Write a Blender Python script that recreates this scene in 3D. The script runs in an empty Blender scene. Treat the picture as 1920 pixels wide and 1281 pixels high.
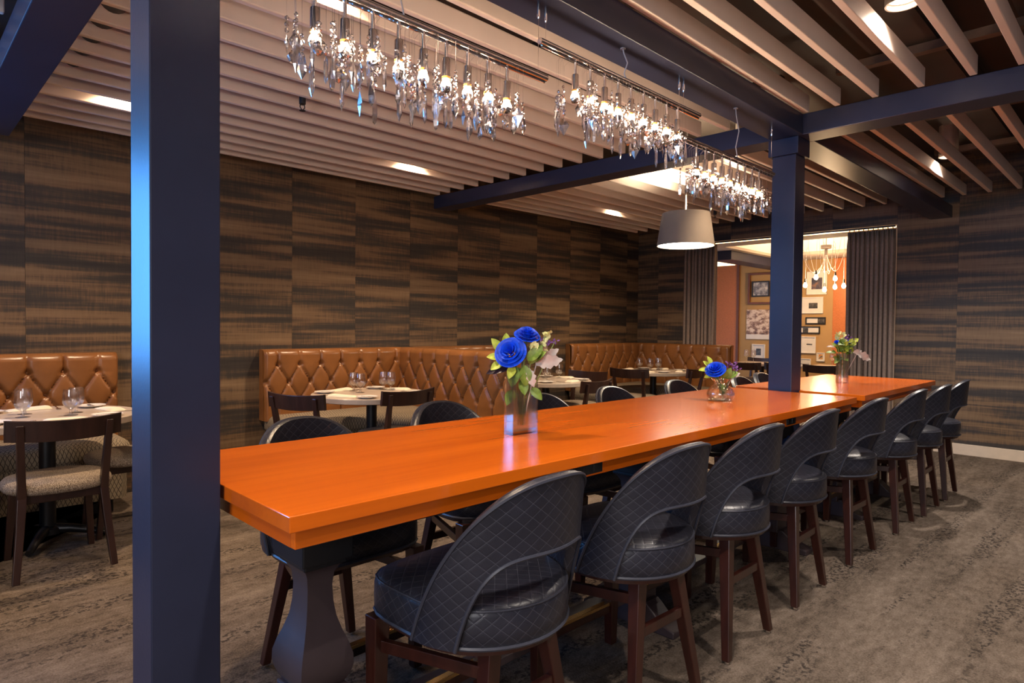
import bpy, math, random
from mathutils import Vector, Matrix
random.seed(11)
S = bpy.context.scene
COL = S.collection
PI = math.pi
R_ = math.radians

# ------------------------------------------------------------------ camera
cam = bpy.data.cameras.new('camera')
cam.sensor_width = 36.0
cam.lens = 1198.25 / 1920.0 * 36.0
cam.clip_start = 0.05
camo = bpy.data.objects.new('camera', cam)
camo.location = (0, 0, 1.3)
ca, cp, cr = R_(45.386), R_(1.347), R_(-0.5757)
fw_ = Vector((-math.sin(ca) * math.cos(cp), math.cos(ca) * math.cos(cp), -math.sin(cp)))
r0_ = Vector((math.cos(ca), math.sin(ca), 0))
u0_ = r0_.cross(fw_)
rt_ = r0_ * math.cos(cr) - u0_ * math.sin(cr)
up_ = r0_ * math.sin(cr) + u0_ * math.cos(cr)
camo.rotation_euler = Matrix((rt_, up_, -fw_)).transposed().to_euler()
COL.objects.link(camo)
S.camera = camo

# ------------------------------------------------------------------ colour management, world
S.view_settings.view_transform = 'Standard'
S.view_settings.look = 'None'
S.view_settings.exposure = 0.75
S.view_settings.gamma = 1.0
S.view_settings.use_curve_mapping = False
S.cycles.max_bounces = 10
S.cycles.transparent_max_bounces = 24
S.cycles.caustics_reflective = False
S.cycles.caustics_refractive = False
S.cycles.sample_clamp_indirect = 6.0
W = bpy.data.worlds.new('world')
S.world = W
W.use_nodes = True
bg = W.node_tree.nodes['Background']
bg.inputs[0].default_value = (0.42, 0.62, 1.0, 1)
bg.inputs[1].default_value = 0.8

WARM = (1.0, 0.72, 0.46)
SOFT = (1.0, 0.88, 0.77)


def lamp(name, kind, loc, power, color, rot=(0, 0, 0), **kw):
    d = bpy.data.lights.new(name, kind)
    d.energy = power
    d.color = color
    for k, v in kw.items():
        setattr(d, k, v)
    o = bpy.data.objects.new(name, d)
    o.location = loc
    o.rotation_euler = rot
    COL.objects.link(o)
    return o


# daylight through the left-wall window, then an added neutral fill from behind the camera
lamp('daylight_side', 'AREA', (-5.45, -1.65, 1.75), 105, (0.07, 0.36, 1.0), (0, R_(-90), 0), shape='RECTANGLE', size=1.5, size_y=2.0)
lamp('rear_fill', 'AREA', (0.9, -2.86, 1.75), 70, (1.0, 0.95, 0.94), (R_(90), 0, 0), shape='RECTANGLE', size=2.6, size_y=1.5)


# ------------------------------------------------------------------ materials
def mat(name):
    m = bpy.data.materials.new(name)
    m.use_nodes = True
    nt = m.node_tree
    return m, nt, nt.nodes['Principled BSDF']


def N(nt, kind, **kw):
    n = nt.nodes.new(kind)
    for k, v in kw.items():
        if k == 'inp':
            for a, b in v.items():
                n.inputs[a].default_value = b
        else:
            setattr(n, k, v)
    return n


def ramp(nt, fac, stops):
    n = nt.nodes.new('ShaderNodeValToRGB')
    e = n.color_ramp.elements
    while len(e) > 1:
        e.remove(e[-1])
    e[0].position = stops[0][0]
    e[0].color = (*stops[0][1], 1)
    for p, c in stops[1:]:
        k = e.new(p)
        k.color = (*c, 1)
    nt.links.new(fac, n.inputs[0])
    return n


def plain(name, col, rough=0.5, metal=0.0, var=0.12, vscale=14.0, bump=0.0, bscale=200.0, coat=0.0, stretch=(1, 1, 1), spec=None):
    """a painted or solid surface: faint mottling of its colour and optional fine relief"""
    m, nt, b = mat(name)
    L = nt.links.new
    tc = N(nt, 'ShaderNodeTexCoord')
    mp = N(nt, 'ShaderNodeMapping')
    mp.inputs['Scale'].default_value = stretch
    L(tc.outputs['Object'], mp.inputs[0])
    nz = N(nt, 'ShaderNodeTexNoise', inp={'Scale': vscale, 'Detail': 4.0})
    L(mp.outputs[0], nz.inputs['Vector'])
    lo = tuple(c * (1 - var) for c in col)
    hi = tuple(min(1, c * (1 + var)) for c in col)
    r = ramp(nt, nz.outputs[0], [(0.3, lo), (0.7, hi)])
    L(r.outputs[0], b.inputs['Base Color'])
    b.inputs['Roughness'].default_value = rough
    b.inputs['Metallic'].default_value = metal
    if coat:
        b.inputs['Coat Weight'].default_value = coat
        b.inputs['Coat Roughness'].default_value = 0.12
    if spec is not None:
        b.inputs['Specular IOR Level'].default_value = spec
    if bump:
        n2 = N(nt, 'ShaderNodeTexNoise', inp={'Scale': bscale, 'Detail': 3.0})
        L(mp.outputs[0], n2.inputs['Vector'])
        bp = N(nt, 'ShaderNodeBump', inp={'Strength': bump, 'Distance': 0.002})
        L(n2.outputs[0], bp.inputs['Height'])
        L(bp.outputs[0], b.inputs['Normal'])
    return m


def wood(name, dark, light, rough, axis=1, scale=1.0, coat=0.0):
    m, nt, b = mat(name)
    L = nt.links.new
    tc = N(nt, 'ShaderNodeTexCoord')
    mp = N(nt, 'ShaderNodeMapping')
    s = [9.0 * scale] * 3
    s[axis] = 0.9 * scale
    mp.inputs['Scale'].default_value = s
    L(tc.outputs['Object'], mp.inputs[0])
    n1 = N(nt, 'ShaderNodeTexNoise', inp={'Scale': 1.3, 'Detail': 3.5, 'Roughness': 0.5, 'Distortion': 0.25})
    L(mp.outputs[0], n1.inputs['Vector'])
    r = ramp(nt, n1.outputs[0], [(0.28, dark), (0.45, tuple((a + c) / 2 for a, c in zip(dark, light))), (0.62, light)])
    mp2 = N(nt, 'ShaderNodeMapping')
    s2 = [70.0 * scale] * 3
    s2[axis] = 1.5 * scale
    mp2.inputs['Scale'].default_value = s2
    L(tc.outputs['Object'], mp2.inputs[0])
    n2 = N(nt, 'ShaderNodeTexNoise', inp={'Scale': 1.5, 'Detail': 3.0})
    L(mp2.outputs[0], n2.inputs['Vector'])
    mx = N(nt, 'ShaderNodeMix', data_type='RGBA', blend_type='MULTIPLY')
    mx.inputs[0].default_value = 0.16
    L(r.outputs[0], mx.inputs[6])
    L(n2.outputs[0], mx.inputs[7])
    L(mx.outputs[2], b.inputs['Base Color'])
    b.inputs['Roughness'].default_value = rough
    if coat:
        b.inputs['Coat Weight'].default_value = coat
        b.inputs['Coat Roughness'].default_value = 0.1
    return m


def glassy(name, tint=(1, 1, 1), clear=0.62, rough=0.0, ior=1.5, sparkle=0.0):
    """clear glass: mostly see-through, with real reflections and some refraction"""
    m, nt, b = mat(name)
    nt.nodes.remove(b)
    L = nt.links.new
    out = nt.nodes['Material Output']
    tr = N(nt, 'ShaderNodeBsdfTransparent', inp={'Color': (*tint, 1)})
    gl = N(nt, 'ShaderNodeBsdfGlass', inp={'Color': (*tint, 1), 'Roughness': rough, 'IOR': ior})
    gs = N(nt, 'ShaderNodeBsdfGlossy', inp={'Color': (1, 1, 1, 1), 'Roughness': 0.03})
    m1 = N(nt, 'ShaderNodeMixShader')
    m1.inputs[0].default_value = 1 - clear
    L(tr.outputs[0], m1.inputs[1])
    L(gl.outputs[0], m1.inputs[2])
    fr = N(nt, 'ShaderNodeLayerWeight', inp={'Blend': 0.5})
    pw = N(nt, 'ShaderNodeMath', operation='POWER', inp={1: 4.0})
    L(fr.outputs['Facing'], pw.inputs[0])
    ad = N(nt, 'ShaderNodeMath', operation='MULTIPLY_ADD', inp={1: 0.6, 2: 0.035 + sparkle})
    L(pw.outputs[0], ad.inputs[0])
    m2 = N(nt, 'ShaderNodeMixShader')
    L(ad.outputs[0], m2.inputs[0])
    L(m1.outputs[0], m2.inputs[1])
    L(gs.outputs[0], m2.inputs[2])
    L(m2.outputs[0], out.inputs[0])
    return m


def emit(name, col, strength, base=(0.8, 0.8, 0.8)):
    m, nt, b = mat(name)
    b.inputs['Base Color'].default_value = (*base, 1)
    b.inputs['Emission Color'].default_value = (*col, 1)
    b.inputs['Emission Strength'].default_value = strength
    return m


def wallpaper_mat():
    m, nt, b = mat('streaked_wallpaper')
    L = nt.links.new
    tc = N(nt, 'ShaderNodeTexCoord')
    oi = N(nt, 'ShaderNodeObjectInfo')
    mul = N(nt, 'ShaderNodeMath', operation='MULTIPLY')
    mul.inputs[1].default_value = 40.0
    L(oi.outputs['Random'], mul.inputs[0])
    cb = N(nt, 'ShaderNodeCombineXYZ')
    L(mul.outputs[0], cb.inputs[2])
    ad = N(nt, 'ShaderNodeVectorMath', operation='ADD')
    L(tc.outputs['Object'], ad.inputs[0])
    L(cb.outputs[0], ad.inputs[1])

    def nz(sc, det, rough=0.55, dist=0.0):
        mp = N(nt, 'ShaderNodeMapping')
        mp.inputs['Scale'].default_value = sc
        L(ad.outputs[0], mp.inputs[0])
        n = N(nt, 'ShaderNodeTexNoise', inp={'Scale': 1.0, 'Detail': det, 'Roughness': rough, 'Distortion': dist})
        L(mp.outputs[0], n.inputs['Vector'])
        return n.outputs[0]
    broad = nz((0.25, 0.25, 4.4), 2.0, 0.5, 0.0)
    mid = nz((0.45, 0.45, 10.5), 4.0, 0.6, 0.05)
    fine = nz((2.2, 2.2, 60.0), 4.0, 0.6)
    weave = nz((90.0, 90.0, 9.0), 3.0)
    a = N(nt, 'ShaderNodeMath', operation='MULTIPLY_ADD', inp={1: 0.52})
    L(mid, a.inputs[0])
    sc1 = N(nt, 'ShaderNodeMath', operation='MULTIPLY', inp={1: 0.46})
    L(broad, sc1.inputs[0])
    L(sc1.outputs[0], a.inputs[2])
    a2 = N(nt, 'ShaderNodeMath', operation='MULTIPLY_ADD', inp={1: 0.10})
    L(fine, a2.inputs[0])
    L(a.outputs[0], a2.inputs[2])
    a3 = N(nt, 'ShaderNodeMath', operation='MULTIPLY_ADD', inp={1: 0.09})
    L(weave, a3.inputs[0])
    L(a2.outputs[0], a3.inputs[2])
    r = ramp(nt, a3.outputs[0], [(0.46, (0.021, 0.018, 0.017)), (0.545, (0.040, 0.031, 0.026)), (0.58, (0.088, 0.055, 0.033)), (0.61, (0.160, 0.096, 0.050)),
                                 (0.68, (0.215, 0.135, 0.072)), (0.76, (0.30, 0.20, 0.115))])
    L(r.outputs[0], b.inputs['Base Color'])
    b.inputs['Roughness'].default_value = 0.55
    bp = N(nt, 'ShaderNodeBump', inp={'Strength': 0.25, 'Distance': 0.003})
    L(a3.outputs[0], bp.inputs['Height'])
    L(bp.outputs[0], b.inputs['Normal'])
    return m


def carpet_mat():
    m, nt, b = mat('streaked_carpet')
    L = nt.links.new
    tc = N(nt, 'ShaderNodeTexCoord')

    def nz(sc, det, rough=0.6, dist=0.0):
        mp = N(nt, 'ShaderNodeMapping')
        mp.inputs['Scale'].default_value = sc
        L(tc.outputs['Object'], mp.inputs[0])
        n = N(nt, 'ShaderNodeTexNoise', inp={'Scale': 1.0, 'Detail': det, 'Roughness': rough, 'Distortion': dist})
        L(mp.outputs[0], n.inputs['Vector'])
        return n.outputs[0]
    streak = nz((7.0, 1.3, 1), 5.0, 0.65, 0.2)
    patch = nz((2.2, 1.2, 1), 3.0)
    pile = nz((130, 130, 1), 3.0, 0.7)
    speck = nz((55, 40, 1), 3.0, 0.6)
    mid = nz((30, 14, 1), 5.0, 0.7)

    def acc(src, k, prev=None):
        q = N(nt, 'ShaderNodeMath', operation='MULTIPLY_ADD', inp={1: k, 2: 0.0})
        L(src, q.inputs[0])
        if prev is not None:
            L(prev, q.inputs[2])
        return q.outputs[0]
    tot = acc(pile, 0.36, acc(mid, 0.34, acc(streak, 0.30, acc(patch, 0.22))))
    r = ramp(nt, tot, [(0.47, (0.036, 0.026, 0.019)), (0.56, (0.088, 0.066, 0.050)), (0.65, (0.148, 0.114, 0.089)), (0.80, (0.24, 0.19, 0.155))])
    # dark worn specks gathered in bands
    band = nz((9.0, 0.9, 1), 4.0, 0.6, 0.2)
    bm = ramp(nt, band, [(0.51, (0, 0, 0)), (0.58, (1, 1, 1))])
    sm = ramp(nt, speck, [(0.51, (0, 0, 0)), (0.55, (1, 1, 1))])
    pr = N(nt, 'ShaderNodeMath', operation='MULTIPLY')
    L(bm.outputs[0], pr.inputs[0])
    L(sm.outputs[0], pr.inputs[1])
    pr2 = N(nt, 'ShaderNodeMath', operation='MULTIPLY', inp={1: 0.88})
    L(pr.outputs[0], pr2.inputs[0])
    mx = N(nt, 'ShaderNodeMix', data_type='RGBA')
    L(pr2.outputs[0], mx.inputs[0])
    L(r.outputs[0], mx.inputs[6])
    mx.inputs[7].default_value = (0.026, 0.020, 0.017, 1)
    L(mx.outputs[2], b.inputs['Base Color'])
    b.inputs['Roughness'].default_value = 0.95
    b.inputs['Specular IOR Level'].default_value = 0.15
    bp = N(nt, 'ShaderNodeBump', inp={'Strength': 0.6, 'Distance': 0.006})
    L(pile, bp.inputs['Height'])
    L(bp.outputs[0], b.inputs['Normal'])
    return m


def quilt_mat():
    """dark navy leather with stitched diamond quilting (fine relief)"""
    m, nt, b = mat('quilted_navy_leather')
    L = nt.links.new
    uv = N(nt, 'ShaderNodeUVMap')
    sp = N(nt, 'ShaderNodeSeparateXYZ')
    L(uv.outputs[0], sp.inputs[0])

    def line(op):
        q = N(nt, 'ShaderNodeMath', operation='MULTIPLY', inp={1: 0.8})
        L(sp.outputs[0], q.inputs[0])
        a = N(nt, 'ShaderNodeMath', operation=op)
        L(q.outputs[0], a.inputs[0])
        L(sp.outputs[1], a.inputs[1])
        k = N(nt, 'ShaderNodeMath', operation='MULTIPLY', inp={1: 1 / 0.036})
        L(a.outputs[0], k.inputs[0])
        f = N(nt, 'ShaderNodeMath', operation='FRACT')
        L(k.outputs[0], f.inputs[0])
        g = N(nt, 'ShaderNodeMath', operation='SUBTRACT', inp={1: 0.5})
        L(f.outputs[0], g.inputs[0])
        h = N(nt, 'ShaderNodeMath', operation='ABSOLUTE')
        L(g.outputs[0], h.inputs[0])
        return h.outputs[0]          # 0.5 on the seam
    mxn = N(nt, 'ShaderNodeMath', operation='MAXIMUM')
    L(line('ADD'), mxn.inputs[0])
    L(line('SUBTRACT'), mxn.inputs[1])
    st = ramp(nt, mxn.outputs[0], [(0.482, (0, 0, 0)), (0.491, (1, 1, 1))])
    tc = N(nt, 'ShaderNodeTexCoord')
    nz = N(nt, 'ShaderNodeTexNoise', inp={'Scale': 9.0, 'Detail': 4.0})
    L(tc.outputs['Object'], nz.inputs['Vector'])
    base = ramp(nt, nz.outputs[0], [(0.3, (0.0135, 0.0140, 0.022)), (0.7, (0.021, 0.0215, 0.033))])
    mx = N(nt, 'ShaderNodeMix', data_type='RGBA')
    k = N(nt, 'ShaderNodeMath', operation='MULTIPLY', inp={1: 0.27})
    L(st.outputs[0], k.inputs[0])
    L(k.outputs[0], mx.inputs[0])
    L(base.outputs[0], mx.inputs[6])
    mx.inputs[7].default_value = (0.22, 0.22, 0.27, 1)
    L(mx.outputs[2], b.inputs['Base Color'])
    b.inputs['Roughness'].default_value = 0.36
    hp = ramp(nt, mxn.outputs[0], [(0.34, (1, 1, 1)), (0.47, (0.35, 0.35, 0.35)), (0.5, (0, 0, 0))])
    fine = N(nt, 'ShaderNodeTexNoise', inp={'Scale': 260.0, 'Detail': 2.0})
    L(tc.outputs['Object'], fine.inputs['Vector'])
    ha = N(nt, 'ShaderNodeMath', operation='MULTIPLY_ADD', inp={1: 0.12})
    L(fine.outputs[0], ha.inputs[0])
    L(hp.outputs[0], ha.inputs[2])
    bp = N(nt, 'ShaderNodeBump', inp={'Strength': 0.16, 'Distance': 0.003})
    L(ha.outputs[0], bp.inputs['Height'])
    L(bp.outputs[0], b.inputs['Normal'])
    return m


def lattice_fabric():
    """beige bench cloth woven with thin dark crossing lines"""
    m, nt, b = mat('lattice_bench_fabric')
    L = nt.links.new
    uv = N(nt, 'ShaderNodeUVMap')
    nzz = N(nt, 'ShaderNodeTexNoise', inp={'Scale': 16.0, 'Detail': 2.0})
    L(uv.outputs[0], nzz.inputs['Vector'])
    mxv = N(nt, 'ShaderNodeMix', data_type='VECTOR')
    mxv.inputs[0].default_value = 0.02
    L(uv.outputs[0], mxv.inputs[4])
    L(nzz.outputs[1], mxv.inputs[5])
    sp = N(nt, 'ShaderNodeSeparateXYZ')
    L(mxv.outputs[1], sp.inputs[0])

    def line(op):
        q = N(nt, 'ShaderNodeMath', operation='MULTIPLY', inp={1: 2.6})
        L(sp.outputs[0], q.inputs[0])
        a = N(nt, 'ShaderNodeMath', operation=op)
        L(q.outputs[0], a.inputs[0])
        L(sp.outputs[1], a.inputs[1])
        k = N(nt, 'ShaderNodeMath', operation='MULTIPLY', inp={1: 1 / 0.062})
        L(a.outputs[0], k.inputs[0])
        f = N(nt, 'ShaderNodeMath', operation='FRACT')
        L(k.outputs[0], f.inputs[0])
        g = N(nt, 'ShaderNodeMath', operation='SUBTRACT', inp={1: 0.5})
        L(f.outputs[0], g.inputs[0])
        h = N(nt, 'ShaderNodeMath', operation='ABSOLUTE')
        L(g.outputs[0], h.inputs[0])
        return h.outputs[0]
    mxn = N(nt, 'ShaderNodeMath', operation='MAXIMUM')
    L(line('ADD'), mxn.inputs[0])
    L(line('SUBTRACT'), mxn.inputs[1])
    r = ramp(nt, mxn.outputs[0], [(0.40, (0.30, 0.235, 0.16)), (0.445, (0.045, 0.033, 0.026))])
    L(r.outputs[0], b.inputs['Base Color'])
    b.inputs['Roughness'].default_value = 0.9
    return m


def tweed_mat():
    m, nt, b = mat('tweed_seat_fabric')
    L = nt.links.new
    tc = N(nt, 'ShaderNodeTexCoord')
    nz = N(nt, 'ShaderNodeTexNoise', inp={'Scale': 230.0, 'Detail': 3.0})
    L(tc.outputs['Object'], nz.inputs['Vector'])
    r = ramp(nt, nz.outputs[0], [(0.36, (0.075, 0.052, 0.036)), (0.5, (0.22, 0.165, 0.115)), (0.64, (0.38, 0.31, 0.235))])
    L(r.outputs[0], b.inputs['Base Color'])
    b.inputs['Roughness'].default_value = 0.95
    bp = N(nt, 'ShaderNodeBump', inp={'Strength': 0.5, 'Distance': 0.003})
    L(nz.outputs[0], bp.inputs['Height'])
    L(bp.outputs[0], b.inputs['Normal'])
    return m


def photo_mat(name, stops, scale=6.0, stretch=(1, 1, 1)):
    """a printed photograph: tones of its own, matt behind glass"""
    m, nt, b = mat(name)
    L = nt.links.new
    tc = N(nt, 'ShaderNodeTexCoord')
    mp = N(nt, 'ShaderNodeMapping')
    mp.inputs['Scale'].default_value = stretch
    L(tc.outputs['Object'], mp.inputs[0])
    nz = N(nt, 'ShaderNodeTexNoise', inp={'Scale': scale, 'Detail': 5.0, 'Roughness': 0.65})
    L(mp.outputs[0], nz.inputs['Vector'])
    r = ramp(nt, nz.outputs[0], stops)
    L(r.outputs[0], b.inputs['Base Color'])
    b.inputs['Roughness'].default_value = 0.3
    return m


M = dict(
    wallpaper=wallpaper_mat(), carpet=carpet_mat(), quilt=quilt_mat(), lattice=lattice_fabric(), tweed=tweed_mat(),
    cherry=wood('orange_cherry_wood', (0.57, 0.103, 0.005), (0.74, 0.150, 0.007), 0.20, 1, 0.75, 0.15),
    cherry_x=wood('orange_cherry_wood_cross', (0.50, 0.085, 0.004), (0.72, 0.145, 0.007), 0.24, 0, 0.6, 0.3),
    mahogany=wood('dark_mahogany_legs', (0.021, 0.0055, 0.0035), (0.043, 0.0105, 0.0065), 0.32, 2, 2.0, 0.2),
    espresso=wood('espresso_chair_wood', (0.022, 0.009, 0.007), (0.042, 0.017, 0.012), 0.35, 2, 2.0, 0.15),
    pedestal=plain('dark_plum_pedestal_paint', (0.046, 0.031, 0.034), 0.45, var=0.08),
    navy=plain('navy_beam_paint', (0.021, 0.025, 0.052), 0.34, var=0.10, vscale=5, bump=0.10, bscale=120, spec=0.35),
    slat=plain('off_white_slat_paint', (0.74, 0.62, 0.545), 0.55, var=0.04, vscale=3, bump=0.05, bscale=80),
    void=plain('dark_brown_plenum', (0.055, 0.037, 0.028), 0.8, var=0.2, vscale=2),
    joist=plain('brown_plenum_steel', (0.13, 0.082, 0.058), 0.7, var=0.15),
    plaster=plain('warm_grey_plaster', (0.42, 0.34, 0.28), 0.8, var=0.04),
    baseboard=plain('cream_baseboard_paint', (0.66, 0.54, 0.42), 0.45, var=0.05),
    tan=plain('tan_booth_leather', (0.255, 0.100, 0.030), 0.31, var=0.18, vscale=5, bump=0.12, bscale=180),
    navyleather=plain('navy_leather_piping', (0.034, 0.036, 0.052), 0.38, var=0.1),
    laminate=plain('pale_stone_laminate', (0.50, 0.40, 0.32), 0.28, var=0.06, vscale=30),
    blackmetal=plain('black_cast_metal', (0.013, 0.013, 0.015), 0.38, metal=0.3, var=0.1),
    chrome=plain('polished_chrome', (0.78, 0.74, 0.72), 0.10, metal=1.0, var=0.02),
    socket=plain('brushed_nickel', (0.62, 0.56, 0.53), 0.24, metal=1.0, var=0.05),
    brass=plain('brass_foot_rail', (0.62, 0.40, 0.16), 0.25, metal=1.0, var=0.08),
    steel=plain('cutlery_steel', (0.55, 0.53, 0.52), 0.2, metal=1.0, var=0.03),
    linen=plain('folded_linen', (0.80, 0.68, 0.52), 0.9, var=0.04, bump=0.3, bscale=300),
    china=plain('white_china', (0.78, 0.72, 0.66), 0.2, var=0.02),
    curtain=plain('taupe_curtain_cloth', (0.28, 0.21, 0.17), 0.9, var=0.12, vscale=40, bump=0.2, bscale=300),
    white=plain('white_frame_paint', (0.80, 0.74, 0.66), 0.45, var=0.02),
    black=plain('black_plastic', (0.014, 0.013, 0.013), 0.4, var=0.1),
    ochre=plain('ochre_wall_paint', (0.47, 0.28, 0.11), 0.75, var=0.04, vscale=3),
    copper=plain('orange_textured_panel', (0.54, 0.165, 0.042), 0.4, var=0.14, vscale=40, bump=0.5, bscale=60, stretch=(1, 1, 3)),
    shade=plain('grey_lamp_shade_cloth', (0.19, 0.165, 0.145), 0.8, var=0.04),
    framewood=plain('brown_picture_frame', (0.16, 0.055, 0.025), 0.4, var=0.12),
    crystal=glassy('cut_crystal', (1.0, 0.98, 0.97), 0.42, 0.0, 1.55, 0.32),
    glass=glassy('clear_glass', (0.99, 0.99, 0.99), 0.74, 0.0, 1.45, 0.03),
    vaseglass=glassy('vase_glass', (0.97, 0.98, 0.97), 0.60, 0.0, 1.45, 0.0),
    water=glassy('water', (0.98, 0.98, 0.97), 0.60, 0.0, 1.33, -0.03),
    bulb=emit('lit_bulb', (1.0, 0.74, 0.52), 120.0),
    farbulb=emit('lit_far_bulb', (1.0, 0.66, 0.34), 16.0),
    mirrorcap=plain('silvered_bulb_tip', (0.80, 0.72, 0.66), 0.08, metal=1.0, var=0.02),
    amber=plain('amber_bulb_collar', (0.75, 0.36, 0.08), 0.3, var=0.05),
    canglow=emit('can_lamp_lens', (1.0, 0.82, 0.62), 14.0),
    diffuser=emit('pendant_diffuser', (1.0, 0.90, 0.74), 9.0),
    cove=emit('lit_cove_strip', (1.0, 0.62, 0.28), 3.2),
    canbody=plain('grey_can_housing', (0.30, 0.24, 0.20), 0.5, var=0.04),
    cable=plain('clear_grey_cable', (0.45, 0.40, 0.38), 0.3, var=0.05),
    blue=plain('blue_rose_petal', (0.004, 0.075, 0.80), 0.5, var=0.35, vscale=30),
    violet=plain('violet_petal', (0.20, 0.07, 0.30), 0.6, var=0.3, vscale=40),
    lime=plain('lime_edged_leaf', (0.50, 0.60, 0.07), 0.5, var=0.3, vscale=40),
    green=plain('green_leaf', (0.17, 0.28, 0.04), 0.5, var=0.35, vscale=40),
    stem=plain('green_stem', (0.20, 0.27, 0.07), 0.5, var=0.2),
    plum=plain('dark_plum_leaf', (0.022, 0.012, 0.02), 0.3, var=0.2),
    silver=plain('silvery_felt_leaf', (0.60, 0.53, 0.49), 0.85, var=0.12, vscale=30),
    cream=plain('cream_petal', (0.72, 0.72, 0.36), 0.6, var=0.15, vscale=40),
)


# ------------------------------------------------------------------ mesh helpers
class MB:
    def __init__(s):
        s.v = []
        s.f = []
        s.uv = {}

    def add(s, vs, fs, uvs=None):
        o = len(s.v)
        s.v += [tuple(p) for p in vs]
        for k, f in enumerate(fs):
            if uvs:
                s.uv[len(s.f)] = uvs[k]
            s.f.append(tuple(i + o for i in f))
        return s

    def box(s, x0, y0, z0, x1, y1, z1):
        return s.hexa([(x0, y0, z0), (x1, y0, z0), (x1, y1, z0), (x0, y1, z0)], [(x0, y0, z1), (x1, y0, z1), (x1, y1, z1), (x0, y1, z1)])

    def hexa(s, b, t):
        return s.add(list(b) + list(t), [(3, 2, 1, 0), (4, 5, 6, 7), (0, 1, 5, 4), (1, 2, 6, 5), (2, 3, 7, 6), (3, 0, 4, 7)])

    def bar(s, p, q, wp, wq=None):
        """square-section bar between two points; wp, wq = (x half, y half) or width, axis-aligned section for near-vertical bars"""
        wq = wq or wp
        sq = lambda c, w: [(c[0] - w[0], c[1] - w[1], c[2]), (c[0] + w[0], c[1] - w[1], c[2]), (c[0] + w[0], c[1] + w[1], c[2]), (c[0] - w[0], c[1] + w[1], c[2])]
        return s.hexa(sq(p, wp), sq(q, wq))

    def beam(s, p, q, w, h):
        """rectangular bar along any horizontal-ish direction, w across, h upright"""
        p, q = Vector(p), Vector(q)
        d = (q - p).normalized()
        sd = d.cross(Vector((0, 0, 1))).normalized() * (w / 2)
        up = sd.cross(d).normalized() * (h / 2)
        a = [p - sd - up, p + sd - up, p + sd + up, p - sd + up]
        b = [q - sd - up, q + sd - up, q + sd + up, q - sd + up]
        return s.add(a + b, [(0, 1, 2, 3), (7, 6, 5, 4), (4, 5, 1, 0), (5, 6, 2, 1), (6, 7, 3, 2), (7, 4, 0, 3)])

    def tube(s, pts, r, n=8, closed=False):
        P = [Vector(p) for p in pts]
        m = len(P)
        rs = r if isinstance(r, (list, tuple)) else [r] * m
        ring = []
        up = None
        for i, p in enumerate(P):
            a = P[(i - 1) % m] if (closed or i > 0) else p
            b = P[(i + 1) % m] if (closed or i < m - 1) else p
            d = (b - a).normalized()
            if up is None:
                up = Vector((0, 0, 1)) if abs(d.z) < 0.9 else Vector((1, 0, 0))
            x = d.cross(up)
            if x.length < 1e-5:
                x = d.cross(Vector((1, 0, 0)))
            x.normalize()
            y = x.cross(d).normalized()
            up = y
            ring.append([p + (x * math.cos(2 * PI * k / n) + y * math.sin(2 * PI * k / n)) * rs[i] for k in range(n)])
        vs = [v for g in ring for v in g]
        fs = []
        for i in range(m if closed else m - 1):
            j = (i + 1) % m
            for k in range(n):
                fs.append((i * n + k, i * n + (k + 1) % n, j * n + (k + 1) % n, j * n + k))
        if not closed:
            fs.append(tuple(range(n - 1, -1, -1)))
            fs.append(tuple((m - 1) * n + k for k in range(n)))
        return s.add(vs, fs)

    def lathe(s, prof, n=24, c=(0, 0, 0), caps=True, rot=0.0):
        vs = []
        for r, z in prof:
            for k in range(n):
                a = 2 * PI * k / n + rot
                vs.append((c[0] + r * math.cos(a), c[1] + r * math.sin(a), c[2] + z))
        fs = []
        for i in range(len(prof) - 1):
            for k in range(n):
                fs.append((i * n + k, i * n + (k + 1) % n, (i + 1) * n + (k + 1) % n, (i + 1) * n + k))
        if caps:
            if prof[0][0] > 1e-6:
                fs.append(tuple(range(n - 1, -1, -1)))
            if prof[-1][0] > 1e-6:
                fs.append(tuple((len(prof) - 1) * n + k for k in range(n)))
        return s.add(vs, fs)

    def prism(s, poly, z0, z1):
        n = len(poly)
        vs = [(x, y, z0) for x, y in poly] + [(x, y, z1) for x, y in poly]
        fs = [tuple(range(n - 1, -1, -1)), tuple(range(n, 2 * n))]
        fs += [(k, (k + 1) % n, n + (k + 1) % n, n + k) for k in range(n)]
        return s.add(vs, fs)

    def grid(s, fn, nu, nv, uvf=None, flip=False):
        vs = [fn(i / nu, j / nv) for j in range(nv + 1) for i in range(nu + 1)]
        fs, uvs = [], []
        for j in range(nv):
            for i in range(nu):
                c = [(i, j), (i + 1, j), (i + 1, j + 1), (i, j + 1)]
                if flip:
                    c = c[::-1]
                fs.append(tuple(b * (nu + 1) + a for a, b in c))
                if uvf:
                    uvs.append([uvf(a / nu, b / nv) for a, b in c])
        return s.add(vs, fs, uvs if uvf else None)

    def mesh(s, name, m, smooth=False, angle=40):
        me = bpy.data.meshes.new(name)
        me.from_pydata(s.v, [], s.f)
        if s.uv:
            L = me.uv_layers.new(name='UVMap')
            for p in me.polygons:
                u = s.uv.get(p.index)
                for k, li in enumerate(p.loop_indices):
                    if u:
                        L.data[li].uv = u[k]
                    else:
                        c = me.vertices[me.loops[li].vertex_index].co
                        L.data[li].uv = (c.x, c.y)
        me.validate()
        me.update()
        me.materials.append(M[m] if isinstance(m, str) else m)
        if smooth:
            me.shade_smooth()
            me.set_sharp_from_angle(angle=R_(angle))
        return me

    def build(s, name, m, parent=None, smooth=False, bevel=0.0, angle=40, segs=2):
        return place(s.mesh(name, m, smooth, angle), name, parent, bevel=bevel, segs=segs)


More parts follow.
